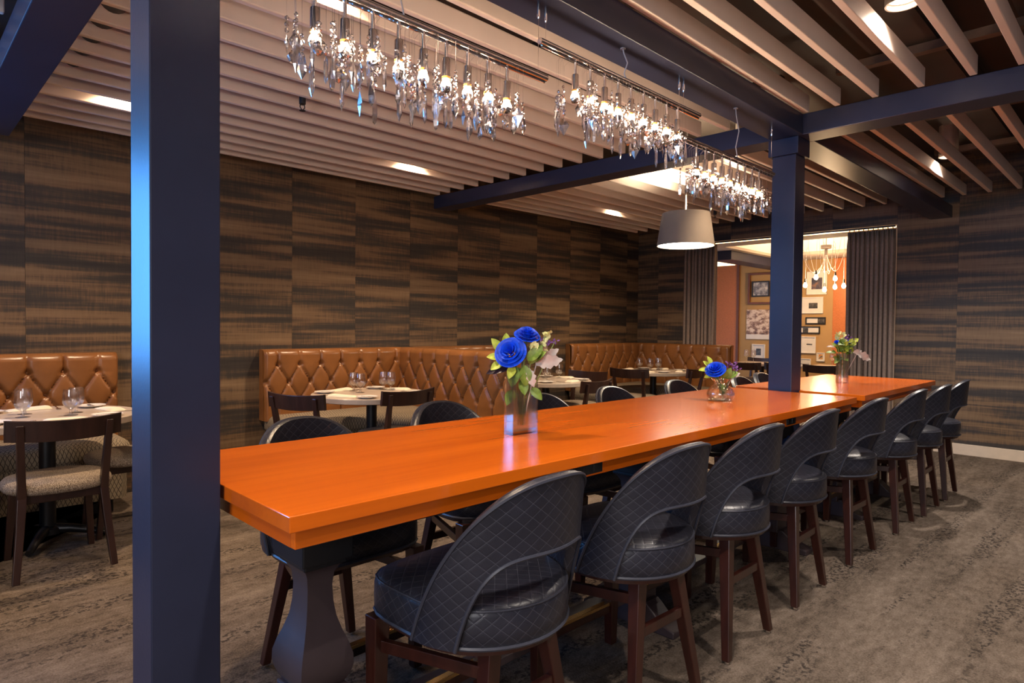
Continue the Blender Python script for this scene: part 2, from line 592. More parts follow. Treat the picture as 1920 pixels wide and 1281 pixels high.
def place(me, name, parent=None, loc=(0, 0, 0), rot=(0, 0, 0), scale=(1, 1, 1), bevel=0.0, segs=2):
    o = bpy.data.objects.new(name, me)
    COL.objects.link(o)
    o.location = loc
    o.rotation_euler = rot
    o.scale = scale
    if parent:
        o.parent = parent
    if bevel:
        b = o.modifiers.new('edge', 'BEVEL')
        b.width = bevel
        b.segments = segs
        b.limit_method = 'ANGLE'
        b.angle_limit = R_(40)
    return o


def tag(o, label, cat, group=None):
    o['label'] = label
    o['category'] = cat
    if group:
        o['group'] = group
    return o


def thing(name, label, cat, loc=(0, 0, 0), rz=0.0, group=None):
    o = bpy.data.objects.new(name, None)
    o.empty_display_size = 0.1
    COL.objects.link(o)
    o.location = loc
    o.rotation_euler = (0, 0, rz)
    return tag(o, label, cat, group)


def struct(o, label=None):
    o['kind'] = 'structure'
    if label:
        o['label'] = label
    return o


def copy_tree(o, parent=None):
    c = o.copy()
    COL.objects.link(c)
    if parent:
        c.parent = parent
    for ch in list(o.children):
        copy_tree(ch, c)
    return c


def put(proto, first, loc, rz, label, group=None):
    o = proto if first else copy_tree(proto)
    o.location = loc
    o.rotation_euler = (0, 0, rz)
    o['label'] = label
    if group:
        o['group'] = group
    return o


# ================================================================== THE SETTING
XL, YF = -5.52, 8.085          # left wall, far wall
XR, YN = 3.4, -3.0           # right wall, near wall (behind the camera)
struct(MB().box(XL - 0.3, YN, -0.1, XR, 12.0, 0.0).build('floor', 'carpet'), 'brown grey streaked carpet floor')


def wallpaper(parent, along, a0, a1, seams, z0, z1, face, sign):
    """one thin slab per drop of wallpaper; along = 'y' (left wall) or 'x' (far wall)"""
    edges = [a0] + [s for s in seams if a0 + 0.02 < s < a1 - 0.02] + [a1]
    for i in range(len(edges) - 1):
        p, q = edges[i] + 0.0008, edges[i + 1] - 0.0008
        t = 0.006 + 0.0012 * (i % 2)
        mid = (p + q) / 2
        b = MB()
        if along == 'y':
            b.box(0, -(q - p) / 2, z0, t, (q - p) / 2, z1)
            b.build('wallpaper_panel', 'wallpaper', parent).location = (face, mid, 0)
        else:
            b.box(-(q - p) / 2, -t, z0, (q - p) / 2, 0, z1)
            b.build('wallpaper_panel', 'wallpaper', parent).location = (mid, face, 0)


wl = struct(MB().box(XL - 0.2, YN, 0, XL, -2.65, 3.3).box(XL - 0.2, -2.65, 0, XL, -0.65, 1.0).box(XL - 0.2, -2.65, 2.5, XL, -0.65, 3.3).box(XL - 0.2, -0.65, 0, XL, YF + 0.2, 3.3).build('wall_left', 'plaster'), 'long wall in dark streaked wallpaper panels behind the booths')
wallpaper(wl, 'y', -0.565, YF, [0.71 + 0.6445 * k for k in range(-3, 12)], 0.0, 3.2, XL, 1)
OX0, OX1, OZ = -4.70, -2.085, 2.485      # opening to the next room
wf = MB().box(XL, YF, 0, OX0, YF + 0.2, 3.3).box(OX1, YF, 0, XR, YF + 0.2, 3.3).box(OX0, YF, OZ, OX1, YF + 0.2, 3.3).build('wall_far', 'plaster')
struct(wf, 'far wall in dark streaked wallpaper with a wide curtained opening')
wallpaper(wf, 'x', XL + 0.01, OX0, [-5.159], 0.0, 3.2, YF, -1)
wallpaper(wf, 'x', OX0, OX1, [-4.05, -3.41, -2.77], OZ, 3.2, YF, -1)
wallpaper(wf, 'x', OX1, XR, [-1.51 + 0.64 * k for k in range(0, 9)], 0.0, 3.2, YF, -1)
struct(MB().box(OX1 + 0.005, YF - 0.028, 0, XR, YF - 0.008, 0.115).build('baseboard_far', 'baseboard', bevel=0.004), 'cream baseboard along the far wall')
# right wall, near wall with an opening added for the rear fill lamp (behind the camera)
struct(MB().box(XR, YN, 0, XR + 0.2, YF + 0.2, 3.3).build('wall_right', 'plaster'))
wn = MB()
wn.box(XL, YN - 0.2, 0, XR, YN, 1.0).box(XL, YN - 0.2, 2.5, XR, YN, 3.3)
for a, b_ in ((XL, -0.4), (2.2, XR)):
    wn.box(a, YN - 0.2, 1.0, b_, YN, 2.5)
struct(wn.build('wall_near', 'plaster'))
w_ = MB()
for y in (-2.65, -1.67, -0.69):
    w_.box(XL - 0.12, y, 1.0, XL - 0.08, y + 0.04, 2.5)
w_.box(XL - 0.12, -2.65, 1.0, XL - 0.08, -0.65, 1.04).box(XL - 0.12, -2.65, 2.46, XL - 0.08, -0.65, 2.5)
struct(w_.build('window_1', 'black'))
w_ = MB()
for x in (-0.4, 0.88, 2.16):
    w_.box(x, YN - 0.12, 1.0, x + 0.04, YN - 0.06, 2.5)
w_.box(-0.4, YN - 0.12, 1.0, 2.2, YN - 0.06, 1.04).box(-0.4, YN - 0.12, 2.46, 2.2, YN - 0.06, 2.5)
struct(w_.build('fill_window', 'black'))  # unseen window frame, added around the rear fill lamp

# ceiling plenum and its slats
ceil = struct(MB().box(XL, YN, 3.2, XR, YF, 3.3).build('ceiling', 'void'), 'dark open ceiling hung with off-white slats')
ZS0, ZS1, ST = 2.627, 2.727, 0.034


def slat_mesh(y0, y1):
    return MB().box(-ST / 2, y0, ZS0, ST / 2, y1, ZS1).mesh('slat', 'slat')


left_x = [-5.175] + [-5.013 + 0.2107 * k for k in range(15)]
right_x = [-1.552, -1.373, -1.170, -0.945, -0.711, -0.511, -0.30, -0.08, 0.14, 0.36, 0.58, 0.80, 1.02, 1.24]
me_a, me_b, me_c = slat_mesh(0.62, 4.046), slat_mesh(4.41, 7.54), slat_mesh(-2.6, 0.39)
for x in left_x:
    for me in (me_a, me_b, me_c):
        place(me, 'slat', ceil, loc=(x, 0, 0), bevel=0.006)
for x in right_x:
    for me in (me_a, me_b):
        place(me, 'slat', ceil, loc=(x, 0, 0), bevel=0.004)
for x in right_x:
    place(me_c, 'slat', ceil, loc=(x, 0, 0), bevel=0.004)
for y, z, h in ((4.40, 2.94, 0.05), (3.0, 3.02, 0.05), (5.8, 2.94, 0.04), (6.95, 2.92, 0.05), (1.6, 3.0, 0.05)):
    MB().box(-1.5, y - 0.03, z, XR, y + 0.03, z + h).build('joist', 'joist', ceil)
    MB().box(XL, y - 0.03, z + 0.04, -1.85, y + 0.03, z + 0.04 + h).build('joist', 'void', ceil)
MB().box(-1.3, 2.2, 3.0, -0.95, 7.6, 3.18).build('duct', 'void', ceil)
MB().tube([(-0.55, 1.2, 3.06), (-0.55, 7.7, 3.06)], 0.045, 10).build('pipe', 'void', ceil, smooth=True)
MB().tube([(-1.12, 2.9, 3.12), (-1.12, 2.9, 2.95), (-1.08, 2.82, 2.90), (-1.0, 2.7, 2.92), (-0.9, 2.6, 3.02)], 0.006, 6).build('cable_loop', 'joist', ceil, smooth=True)
MB().tube([(-4.3, 0.75, 2.74), (-2.5, 0.75, 2.74)], 0.062, 20).build('round_pipe', 'black', ceil, smooth=True)

# navy beams and columns
ZB0, ZB1 = 2.50, 2.626
bm = MB().box(-1.772, -2.9, ZB0, -1.573, 4.05, ZB1).build('beam', 'navy', bevel=0.004)
struct(bm, 'navy beam running above the chandeliers to the far column')
struct(MB().box(-1.772, 4.24, ZB0, -1.573, YF, ZB1).build('beam', 'navy', bevel=0.004), 'navy beam from the far column to the far wall')
struct(MB().box(-5.27, 4.05, ZB0, XR, 4.24, ZB1).build('beam', 'navy', bevel=0.004), 'navy cross beam over the far column')
struct(MB().box(-5.27, 0.41, ZB0, XR, 0.60, ZB1).build('beam', 'navy', bevel=0.004), 'navy cross beam over the near column')
struct(MB().box(-1.711, 0.421, 0, -1.561, 0.571, ZB0).build('column', 'navy', bevel=0.003), 'thick navy column in front of the long table')
c2 = struct(MB().box(-1.768, 4.068, 0, -1.620, 4.216, 2.395).build('column', 'navy', bevel=0.003), 'navy column rising where the two long tables meet')
MB().box(-1.788, 4.049, 2.395, -1.600, 4.236, ZB0).build('collar', 'navy', c2, bevel=0.003)


# ================================================================== DOWNLIGHTS
def can_light(x, y, z, label, power, group=None):
    t = thing('recessed_can_light', label, 'ceiling light', (x, y, z), 0, group)
    MB().lathe([(0.062, 0.0), (0.070, 0.0), (0.070, 0.26), (0.0, 0.26)], 24, caps=False).build('housing', 'canbody', t, smooth=True)
    MB().lathe([(0.0, 0.030), (0.0615, 0.030)], 24, caps=False).build('lens', 'canglow', t)
    l = lamp('can_lamp', 'SPOT', (0, 0, 0.012), power * 1.6, WARM if x < -2 else SOFT, spot_size=R_(132), spot_blend=0.8, shadow_soft_size=0.05)
    l.parent = t
    return t


CANS = [
    (-4.485, 1.08, 2.745, 'round can light between slats above the booth behind the near column', 75),
    (-4.485, 3.27, 2.745, 'round can light between slats above the middle booth', 75),
    (-4.485, 6.18, 2.745, 'round can light between slats near the far booth', 60),
    (-2.38, 1.33, 2.745, 'round can light between slats beside the near chandelier', 60),
    (-0.84, 3.25, 2.75, 'round can light between slats above the aisle, nearer of the two', 70),
    (-1.275, 6.35, 2.75, 'round can light between slats above the aisle near the far wall', 95),
    (-0.61, 0.9, 2.75, 'added round can light above the aisle beside the first stools', 60),  # this can and those below are unseen, added for more light
    (-2.38, 4.95, 2.745, 'added round can light between slats behind the far column', 40),
    (0.25, 5.0, 2.75, 'added round can light above the open floor towards the far wall', 50),
    (0.25, 1.9, 2.75, 'added round can light above the open floor beside the camera', 60),
    (-0.19, -1.0, 2.75, 'added round can light above the floor behind the camera', 60),  # last two cans added behind the camera as bounce fill
    (-3.43, -0.7, 2.745, 'added round can light above the booths behind the camera', 45),
]
for c in CANS:
    can_light(*c, group='can lights between the ceiling slats')


# ================================================================== COMMUNAL TABLES
TA = 0.0


def table_world(v, u):
    """u = distance left of the right edge, v = distance beyond the near end"""
    return (-1.225 - u, 0.583 + v)


def pedestal(parent, y, reach):
    o = MB()
    prof = [(0.0, 0.075), (0.02, 0.095)]
    pts = []
    # half-widths of the square baluster against height
    hw = [(0.312, 0.055), (0.326, 0.064), (0.345, 0.072), (0.368, 0.077), (0.395, 0.076), (0.425, 0.068), (0.458, 0.056), (0.50, 0.044), (0.54, 0.0385), (0.585, 0.0365),
          (0.62, 0.040), (0.640, 0.050), (0.648, 0.058)]
    vs, fs = [], []
    for z, w in hw:
        vs += [(-w * 1.15, -w, z), (w * 1.15, -w, z), (w * 1.15, w, z), (-w * 1.15, w, z)]
    for i in range(len(hw) - 1):
        for k in range(4):
            fs.append((i * 4 + k, i * 4 + (k + 1) % 4, i * 4 + 4 + (k + 1) % 4, i * 4 + 4 + k))
    fs.append((3, 2, 1, 0))
    n = len(vs)
    fs.append((n - 4, n - 3, n - 2, n - 1))
    o.add(vs, fs)
    p = o.build('pedestal', 'pedestal', parent, smooth=True, angle=50)
    p.location = (-0.405, y, 0)
    MB().box(-0.075, -0.062, 0.648, 0.075, 0.062, 0.664).box(-0.090, -0.074, 0.664, 0.090, 0.074, 0.83).build('cap', 'blackmetal', p, bevel=0.004)
    MB().box(-0.080, -0.068, 0.10, 0.080, 0.068, 0.312).build('block', 'pedestal', p, bevel=0.006)
    f = MB()
    prof = [(-reach, 0.0), (reach, 0.0), (reach, 0.028), (reach - 0.06, 0.045), (reach - 0.12, 0.10), (0.1, 0.115), (-0.1, 0.115), (-reach + 0.12, 0.10), (-reach + 0.06, 0.045), (-reach, 0.028)]
    k = len(prof)
    vs = [(x, -0.05, z) for x, z in prof] + [(x, 0.05, z) for x, z in prof]
    f.add(vs, [tuple(range(k)), tuple(range(2 * k - 1, k - 1, -1))] + [(i, k + i, k + (i + 1) % k, (i + 1) % k) for i in range(k)])
    f.build('trestle_foot', 'pedestal', p, bevel=0.005)
    return p


def long_table(name, label, v0, v1, peds, notch=None, outlets=()):
    x, y = table_world(v0, 0)
    t = thing(name, label, 'table', (x, y, 0), TA)
    Wt, Lt = 0.81, v1 - v0
    poly = [(-Wt, 0), (0, 0), (0, Lt), (-Wt, Lt)]
    if notch:
        a, b_, d = notch
        poly = [(-Wt, 0), (a, 0), (a, d), (b_, d), (b_, 0), (0, 0), (0, Lt), (-Wt, Lt)]
    MB().prism(poly, 0.875, 0.91).build('tabletop', 'cherry', t, bevel=0.0022)
    i = 0.022
    MB().box(-i - 0.02, i, 0.832, -i, Lt - i, 0.8745).build('apron_side', 'cherry', t, bevel=0.0015)
    MB().box(-Wt + i, i, 0.832, -Wt + i + 0.02, Lt - i, 0.8745).build('apron_side', 'cherry', t, bevel=0.0015)
    if notch:
        MB().box(-Wt + i + 0.02, i, 0.832, notch[0] - 0.01, i + 0.02, 0.8745).build('apron_end', 'cherry_x', t)
        MB().box(notch[1] + 0.01, i, 0.832, -i - 0.02, i + 0.02, 0.8745).build('apron_end', 'cherry_x', t)
    else:
        MB().box(-Wt + i + 0.02, i, 0.832, -i - 0.02, i + 0.02, 0.8745).build('apron_end', 'cherry_x', t)
    MB().box(-Wt + i + 0.02, Lt - i - 0.02, 0.832, -i - 0.02, Lt - i, 0.8745).build('apron_end', 'cherry_x', t)
    for p in peds:
        pedestal(t, p, 0.24)
    MB().box(-0.405 - 0.05, peds[0], 0.116, -0.405 + 0.05, peds[-1], 0.146).build('stretcher_board', 'pedestal', t, bevel=0.004)
    MB().box(-0.56, 0.15, 0.745, -0.25, Lt - 0.15, 0.832).build('under_rail', 'blackmetal', t)
    for (v, w) in outlets:
        ob = MB().box(-0.024, v, 0.838, -0.0205, v + w, 0.8735).build('outlet_box', 'black', t, bevel=0.002)
        for k in range(int(w / 0.05)):
            MB().box(-0.0215, v + 0.012 + k * 0.05, 0.844, -0.0185, v + 0.040 + k * 0.05, 0.868).build('outlet', 'black', ob, bevel=0.002)
    return t


long_table('communal_table', 'long orange cherry wood communal table nearest the camera with a tall rose vase', 0.0, 3.44, (0.26, 1.80, 3.22),
           None, ((0.90, 0.16), (2.50, 0.11)))
long_table('communal_table', 'shorter orange cherry wood communal table beyond the far navy column', 3.585, 5.29, (0.62, 1.44), (-0.555, -0.385, 0.062))


# ================================================================== COUNTER STOOLS
def seat_outline(k, n=48, a=0.25, b=0.245):
    th = 2 * PI * k / n
    c, s = math.cos(th), math.sin(th)
    e = 2.0 if c > 0 else 5.0
    a = 0.24 if c > 0 else 0.262
    r = 1.0 / ((abs(c) / a) ** e + (abs(s) / b) ** e) ** (1 / e)
    return r * c, r * s


def make_stool():
    t = thing('counter_stool', 'x', 'stool')
    n = 48
    rings = [(0.965, 0.488), (1.0, 0.497), (1.005, 0.535), (1.0, 0.573), (0.975, 0.591), (0.91, 0.602), (0.7, 0.610), (0.4, 0.614)]
    vs, fs, uvs = [], [], []
    for s_, z in rings:
        for k in range(n):
            x, y = seat_outline(k, n)
            vs.append((x * s_, y * s_, z))
    arc = [0.0]
    for k in range(n):
        x0, y0 = seat_outline(k, n)
        x1, y1 = seat_outline(k + 1, n)
        arc.append(arc[-1] + math.hypot(x1 - x0, y1 - y0))
    for i in range(len(rings) - 1):
        for k in range(n):
            q = (i * n + k, i * n + (k + 1) % n, (i + 1) * n + (k + 1) % n, (i + 1) * n + k)
            fs.append(q)
            if i < 4:
                uvs.append([(arc[k], rings[i][1]), (arc[k + 1], rings[i][1]), (arc[k + 1], rings[i + 1][1]), (arc[k], rings[i + 1][1])])
            else:
                uvs.append([(vs[j][0] * 1.0, vs[j][1] * 0.8) for j in q])
    top = tuple((len(rings) - 1) * n + k for k in range(n))
    fs.append(top)
    uvs.append([(vs[j][0], vs[j][1] * 0.8) for j in top])
    fs.append(tuple(range(n - 1, -1, -1)))
    uvs.append([(0, 0)] * n)
    seat = MB().add(vs, fs, uvs).build('seat', 'quilt', t, smooth=True, angle=70)
    for zz, sc_, rr in ((0.493, 0.995, 0.006), (0.587, 0.985, 0.0035)):
        MB().tube([(seat_outline(k, n)[0] * sc_, seat_outline(k, n)[1] * sc_, zz) for k in range(n)], rr, 6, True).build('piping', 'navyleather', seat, smooth=True)
    MB().prism([(seat_outline(k, n)[0] * 0.94, seat_outline(k, n)[1] * 0.94) for k in range(n)], 0.470, 0.488).build('seat_frame', 'mahogany', t)
    # wrapped back shell with an arched opening
    TM = R_(90)

    def zt(th):
        return 0.490 + 0.430 * (1 - (abs(th) / TM) ** 2.4)

    def zb(th):
        q = abs(th) / R_(60)
        return 0.490 if q >= 1 else 0.490 + 0.240 * (1 - q ** 4.5)

    def rad(z, off):
        return 0.258 + 0.030 * (z - 0.5) / 0.42 - off
    nu, nv = 60, 12

    def surf(off):
        def fn(u, v):
            th = -TM + 2 * TM * u
            z0, z1 = zb(th), zt(th)
            z = z0 + (max(z1, z0 + 0.001) - z0) * v
            r = rad(z, off)
            return (r * math.cos(th), r * math.sin(th), z)
        return fn

    def uvf(u, v):
        th = -TM + 2 * TM * u
        return (th * 0.27, zb(th) + (zt(th) - zb(th)) * v)
    b = MB()
    b.grid(surf(0.0), nu, nv, uvf)
    b.grid(surf(0.034), nu, nv, uvf, flip=True)
    fo, fi = surf(0.0), surf(0.034)

    def rim(v, flip):
        def fn(u, w):
            p, q = Vector(fo(u, v)), Vector(fi(u, v))
            m = p.lerp(q, w)
            m.z += (0.007 if v > 0.5 else -0.003) * math.sin(PI * w)
            return m
        return fn
    b.grid(rim(1.0, False), nu, 4, lambda u, v: ((u - 0.5) * 0.85, v * 0.03 + 0.6))
    b.grid(rim(0.0, True), nu, 2, lambda u, v: ((u - 0.5) * 0.85, v * 0.03), flip=True)
    back = b.build('backrest', 'quilt', t, smooth=True, angle=60)
    MB().tube([fo(k / 60, 1.0) for k in range(61)], 0.0055, 6).build('piping', 'navyleather', back, smooth=True)
    lo = [Vector(fo((30 + k * 20 / 40) / 60 + (-20 + 0 * k) / 60 + k * 20 / 40 / 60, 0.0)) for k in range(41)]
    MB().tube(lo, 0.0055, 6).build('piping', 'navyleather', back, smooth=True)
    # legs
    for s_ in (-1, 1):
        MB().bar((0.185, s_ * 0.185, 0.012), (0.135, s_ * 0.105, 0.472), (0.0155, 0.0155), (0.023, 0.023)).build('leg', 'mahogany', t, bevel=0.003)
        MB().bar((-0.225, s_ * 0.212, 0.012), (-0.220, s_ * 0.208, 0.472), (0.018, 0.018), (0.026, 0.026)).build('leg', 'mahogany', t, bevel=0.003)
        MB().lathe([(0.010, 0), (0.010, 0.013)], 10, (0.185, s_ * 0.185, 0)).build('glide', 'chrome', t)
        MB().lathe([(0.010, 0), (0.010, 0.013)], 10, (-0.225, s_ * 0.212, 0)).build('glide', 'chrome', t)
        MB().beam((-0.215, s_ * 0.207, 0.385), (0.145, s_ * 0.122, 0.405), 0.020, 0.034).build('stretcher', 'mahogany', t, bevel=0.002)
    fs_ = MB().beam((-0.223, -0.20, 0.165), (-0.223, 0.20, 0.165), 0.024, 0.036).build('stretcher', 'mahogany', t, bevel=0.002)
    MB().box(-0.236, -0.19, 0.176, -0.210, 0.19, 0.190).build('foot_rail', 'brass', fs_, bevel=0.002)
    MB().beam((0.158, -0.125, 0.30), (0.158, 0.125, 0.30), 0.020, 0.034).build('stretcher', 'mahogany', t, bevel=0.002)
    return t


stool = make_stool()
ORD = ['nearest the camera', 'second from the camera', 'third from the camera', 'fourth from the camera', 'fifth from the camera', 'sixth from the camera',
       'seventh from the camera', 'last and farthest']
RS = [(-1.345, 1.222, 2), (-1.33, 1.89, -2), (-1.335, 2.508, 0), (-1.348, 3.19, 1), (-1.345, 3.96, -2), (-1.332, 4.76, 0), (-1.308, 5.336, 0), (-1.308, 5.938, 1)]
for i, (x, y, a) in enumerate(RS):
    put(stool, i == 0, (x, y, 0), R_(a), 'navy quilted leather counter stool on the aisle side, %s' % ORD[i], 'counter stools at the communal tables')
LS = [(-2.172, 1.212, 1), (-2.245, 1.955, -3), (-2.20, 2.64, 1), (-2.20, 3.30, 0), (-2.20, 4.08, -2), (-2.07, 4.82, 3), (-2.15, 5.38, 0)]
for i, (x, y, a) in enumerate(LS):
    put(stool, False, (x, y, 0), PI + R_(a), 'navy quilted leather counter stool on the booth side, %s' % (ORD[i] if i < 6 else ORD[7]), 'counter stools at the communal tables')


# ================================================================== BOOTHS
def tuft_height(s, z, DS=0.204, DT=0.158, ZTOP=0.95, depth=0.034):
    p = s / DS
    q = (z - ZTOP) / (2 * DT)
    cr = lambda a: 1 - math.exp(-abs(a) / 0.085)
    pad = lambda a, b: 0.66 * cr(a) * cr(b) + 0.34 * math.sqrt(abs(a * b))
    sv = math.sin(PI * p)
    vert = 0.66 * cr(sv) + 0.34 * math.sqrt(abs(sv))
    a, b = math.sin(PI * (p + q)), math.sin(PI * (p - q))
    if z >= ZTOP:
        h = vert
    else:
        h = pad(a, b)
        zlow = ZTOP - 2 * DT
        if z < zlow:
            k = min(1.0, (zlow - z) / 0.03)
            h = vert * k + h * (1 - k)
    # dimples at the buttons
    j0 = round((ZTOP - z) / DT)
    for j in (j0 - 1, j0, j0 + 1):
        if j < 0 or j > 2:
            continue
        zz = ZTOP - j * DT
        off = 0.5 * (j % 2)
        i0 = round(p - off) + off
        d2 = ((s - i0 * DS) ** 2 + (z - zz) ** 2) / 0.019 ** 2
        h -= 0.75 * math.exp(-d2)
    return depth * h


button_me = MB().lathe([(0.0, 0.006), (0.006, 0.0055), (0.0105, 0.002), (0.011, -0.006)], 10, caps=False).mesh('button', 'tan', True)


def tufted(parent, name, length, to_world, s_phase, z0=0.46, z1=1.08, rz=0.0, ends=(True, True)):
    """padded back panel; to_world(s, outward, z) gives its place"""
    nu = max(8, int(length / 0.0115))
    zs = [z0 + (1.035 - z0) * j / 60 for j in range(61)]
    prof = [(z, None) for z in zs] + [(1.053, 0.012), (1.067, 0.027), (1.076, 0.048), (1.08, 0.075), (1.08, 0.145)]

    def fn(u, v):
        j = int(round(v * (len(prof) - 1)))
        z, drop = prof[j]
        s = length * u
        e = 1.0
        if ends[0]:
            e = min(e, math.sqrt(max(0.0, min(1.0, 1 - (1 - min(1, s / 0.035)) ** 2))))
        if ends[1]:
            e = min(e, math.sqrt(max(0.0, min(1.0, 1 - (1 - min(1, (length - s) / 0.035)) ** 2))))
        h = tuft_height(s - s_phase, min(z, 1.035))
        o = 0.10 + h
        if drop is not None:
            k = max(0.0, 1 - drop / 0.06)
            o = 0.10 + 0.045 * (1 - k) + h * k - drop
        o = max(0.0, o - 0.03 * (1 - e))
        return to_world(s, o, z)
    b = MB().grid(fn, nu, len(prof) - 1)
    pn = b.build(name, 'tan', parent, smooth=True, angle=75)
    core = MB()
    c = [to_world(0, 0, z0), to_world(length, 0, z0), to_world(length, 0.085, z0), to_world(0, 0.085, z0)]
    d = [to_world(0, 0, 1.078), to_world(length, 0, 1.078), to_world(length, 0.06, 1.078), to_world(0, 0.06, 1.078)]
    core.hexa(c, d)
    core.build('back_board', 'tan', pn)
    i = math.ceil((-s_phase) / 0.1)
    for j in range(3):
        off = 0.5 * (j % 2)
        kk = math.ceil((0.04 - s_phase) / 0.204 - off)
        while (kk + off) * 0.204 + s_phase < length - 0.04:
            s = (kk + off) * 0.204 + s_phase
            z = 0.95 - 0.158 * j
            w = to_world(s, 0.088, z)
            o1, o2 = Vector(to_world(s, 0, z)), Vector(to_world(s, 1, z))
            q = (o2 - o1).to_track_quat('Z', 'Y').to_euler()
            place(button_me, 'button', pn, loc=w, rot=q)
            kk += 1
    return pn


def bench_seat(parent, poly, name='seat_cushion'):
    """upholstered bench seat from a plan outline: rounded cushion over a cloth-covered box and a black plinth"""
    def ring(inset):
        n = len(poly)
        cx = sum(p[0] for p in poly) / n
        cy = sum(p[1] for p in poly) / n
        out = []
        for i in range(n):
            a, b, c = Vector(poly[i - 1]), Vector(poly[i]), Vector(poly[(i + 1) % n])
            d1, d2 = (b - a).normalized(), (c - b).normalized()
            n1, n2 = Vector((-d1.y, d1.x)), Vector((-d2.y, d2.x))
            m = (n1 + n2)
            m = m / max(0.3, m.dot(n1)) if m.length > 1e-6 else n1
            out.append(b + m * inset)
        return out
    per = [0.0]
    n = len(poly)
    for i in range(n):
        per.append(per[-1] + (Vector(poly[(i + 1) % n]) - Vector(poly[i])).length)

    def shell(levels, nm, m, cap=True, par=parent):
        vs, fs, uvs = [], [], []
        for ins, z in levels:
            vs += [(p.x, p.y, z) for p in ring(ins)]
        for i in range(len(levels) - 1):
            for k in range(n):
                q = (i * n + k, i * n + (k + 1) % n, (i + 1) * n + (k + 1) % n, (i + 1) * n + k)
                fs.append(q)
                z_a, z_b = levels[i][1] - levels[i][0], levels[i + 1][1] + levels[i + 1][0]
                uvs.append([(per[k], z_a), (per[k + 1], z_a), (per[k + 1], z_b), (per[k], z_b)])
        t_ = tuple((len(levels) - 1) * n + k for k in range(n))
        fs.append(t_)
        uvs.append([(vs[j][1], vs[j][0]) for j in t_])
        fs.append(tuple(range(n - 1, -1, -1)))
        uvs.append([(0, 0)] * n)
        return MB().add(vs, fs, uvs).build(nm, m, par, smooth=True, angle=50)
    c = shell([(0.012, 0.375), (0.0, 0.39), (0.0, 0.455), (0.012, 0.482), (0.035, 0.500), (0.08, 0.512)], name, 'lattice')
    shell([(0.02, 0.10), (0.02, 0.373)], 'seat_base', 'lattice')
    shell([(0.10, 0.0), (0.10, 0.10)], 'plinth', 'black')


def l_poly(xw, xe, ya, yb, depth, corner, ccw_flip=False):
    """L-shaped seat: along the wall from ya to yb, and across at the yb end out to xe, rounded inner corner"""
    r = 0.42
    sgn = 1 if yb > ya else -1
    xi = xw + depth
    yi = yb - sgn * depth
    pts = [(xw, ya), (xi - 0.05, ya), (xi, ya + sgn * 0.05)]
    for k in range(9):
        a = k / 8 * PI / 2
        pts.append((xi + r - r * math.cos(a), (yi - sgn * r) + sgn * r * math.sin(a)))
    pts += [(xe - 0.05, yi), (xe, yi + sgn * 0.05), (xe, yb), (xw, yb)]
    if sgn < 0:
        pts = pts[::-1]
    return pts


def booth(label, ya, yb, xe, phase_w, phase_s):
    """wall back from ya (free end) to yb (corner), side back along y = yb out to xe"""
    t = thing('corner_booth', label, 'booth bench', (0, 0, 0), 0, 'tufted tan leather corner booths')
    sg = 1 if yb > ya else -1
    x0 = XL + 0.012
    Lw = abs(yb - ya)
    if sg > 0:
        tufted(t, 'wall_backrest', Lw - 0.08, lambda s, o, z: (x0 + o, ya + s, z), phase_w, ends=(True, False))
        tufted(t, 'side_backrest', xe - x0 - 0.08, lambda s, o, z: (x0 + 0.08 + s, yb - o, z), phase_s, ends=(False, True))
    else:
        tufted(t, 'wall_backrest', Lw - 0.08, lambda s, o, z: (x0 + o, ya - Lw + 0.08 + s, z), phase_w, ends=(False, True))
        tufted(t, 'side_backrest', xe - x0 - 0.08, lambda s, o, z: (xe - s, yb + o, z), phase_s, ends=(True, False))
    p0, p1 = (XL + 0.013, yb) if sg > 0 else (XL + 0.013, yb), None
    bench_seat(t, l_poly(XL + 0.07, xe - 0.04, ya + sg * 0.02, yb - sg * 0.06, 0.50, 0.4))
    MB().box(xe - 0.03, min(yb, yb - sg * 0.12), 0.10, xe, max(yb, yb - sg * 0.12), 0.46).build('end_panel', 'tan', t)
    return t


booth('tufted tan leather corner booth partly behind the near navy column', 1.241, -0.35, -3.9, 0.156, 0.1)
booth('tufted tan leather corner booth in the middle, left of the tall rose vase', 2.341, 3.85, -3.78, 0.113, 0.194)
booth('tufted tan leather booth back hidden behind the middle booth, only its top edge showing', 5.36, 3.88, -3.95, 0.1, 0.1)
booth('tufted tan leather corner booth in the far corner below the curtain', 6.43, 8.07, -3.98, 0.113, 0.091)


# ================================================================== ROUND TABLES
TZ = 0.75


def make_round_table():
    t = thing('round_table', 'x', 'table', group='round dining tables')
    MB().lathe([(0.0, TZ - 0.042), (0.464, TZ - 0.042), (0.470, TZ - 0.038), (0.472, TZ - 0.005), (0.468, TZ), (0.0, TZ)], 64, caps=False).build('tabletop', 'laminate', t, smooth=True)
    MB().lathe([(0.042, 0.075), (0.042, TZ - 0.05)], 24).build('pole', 'blackmetal', t, smooth=True)
    MB().lathe([(0.16, TZ - 0.05), (0.16, TZ - 0.0425)], 24).build('top_plate', 'blackmetal', t)
    MB().lathe([(0.075, 0.05), (0.07, 0.08), (0.05, 0.095)], 20).build('hub', 'blackmetal', t, smooth=True)
    for k in range(4):
        a = PI / 4 + k * PI / 2 + 0.35
        c, s = math.cos(a), math.sin(a)
        MB().tube([(c * r, s * r, z) for r, z in ((0.03, 0.075), (0.12, 0.07), (0.22, 0.05), (0.30, 0.024))], [0.03, 0.026, 0.022, 0.019], 10).build('foot', 'blackmetal', t, smooth=True)
    return t


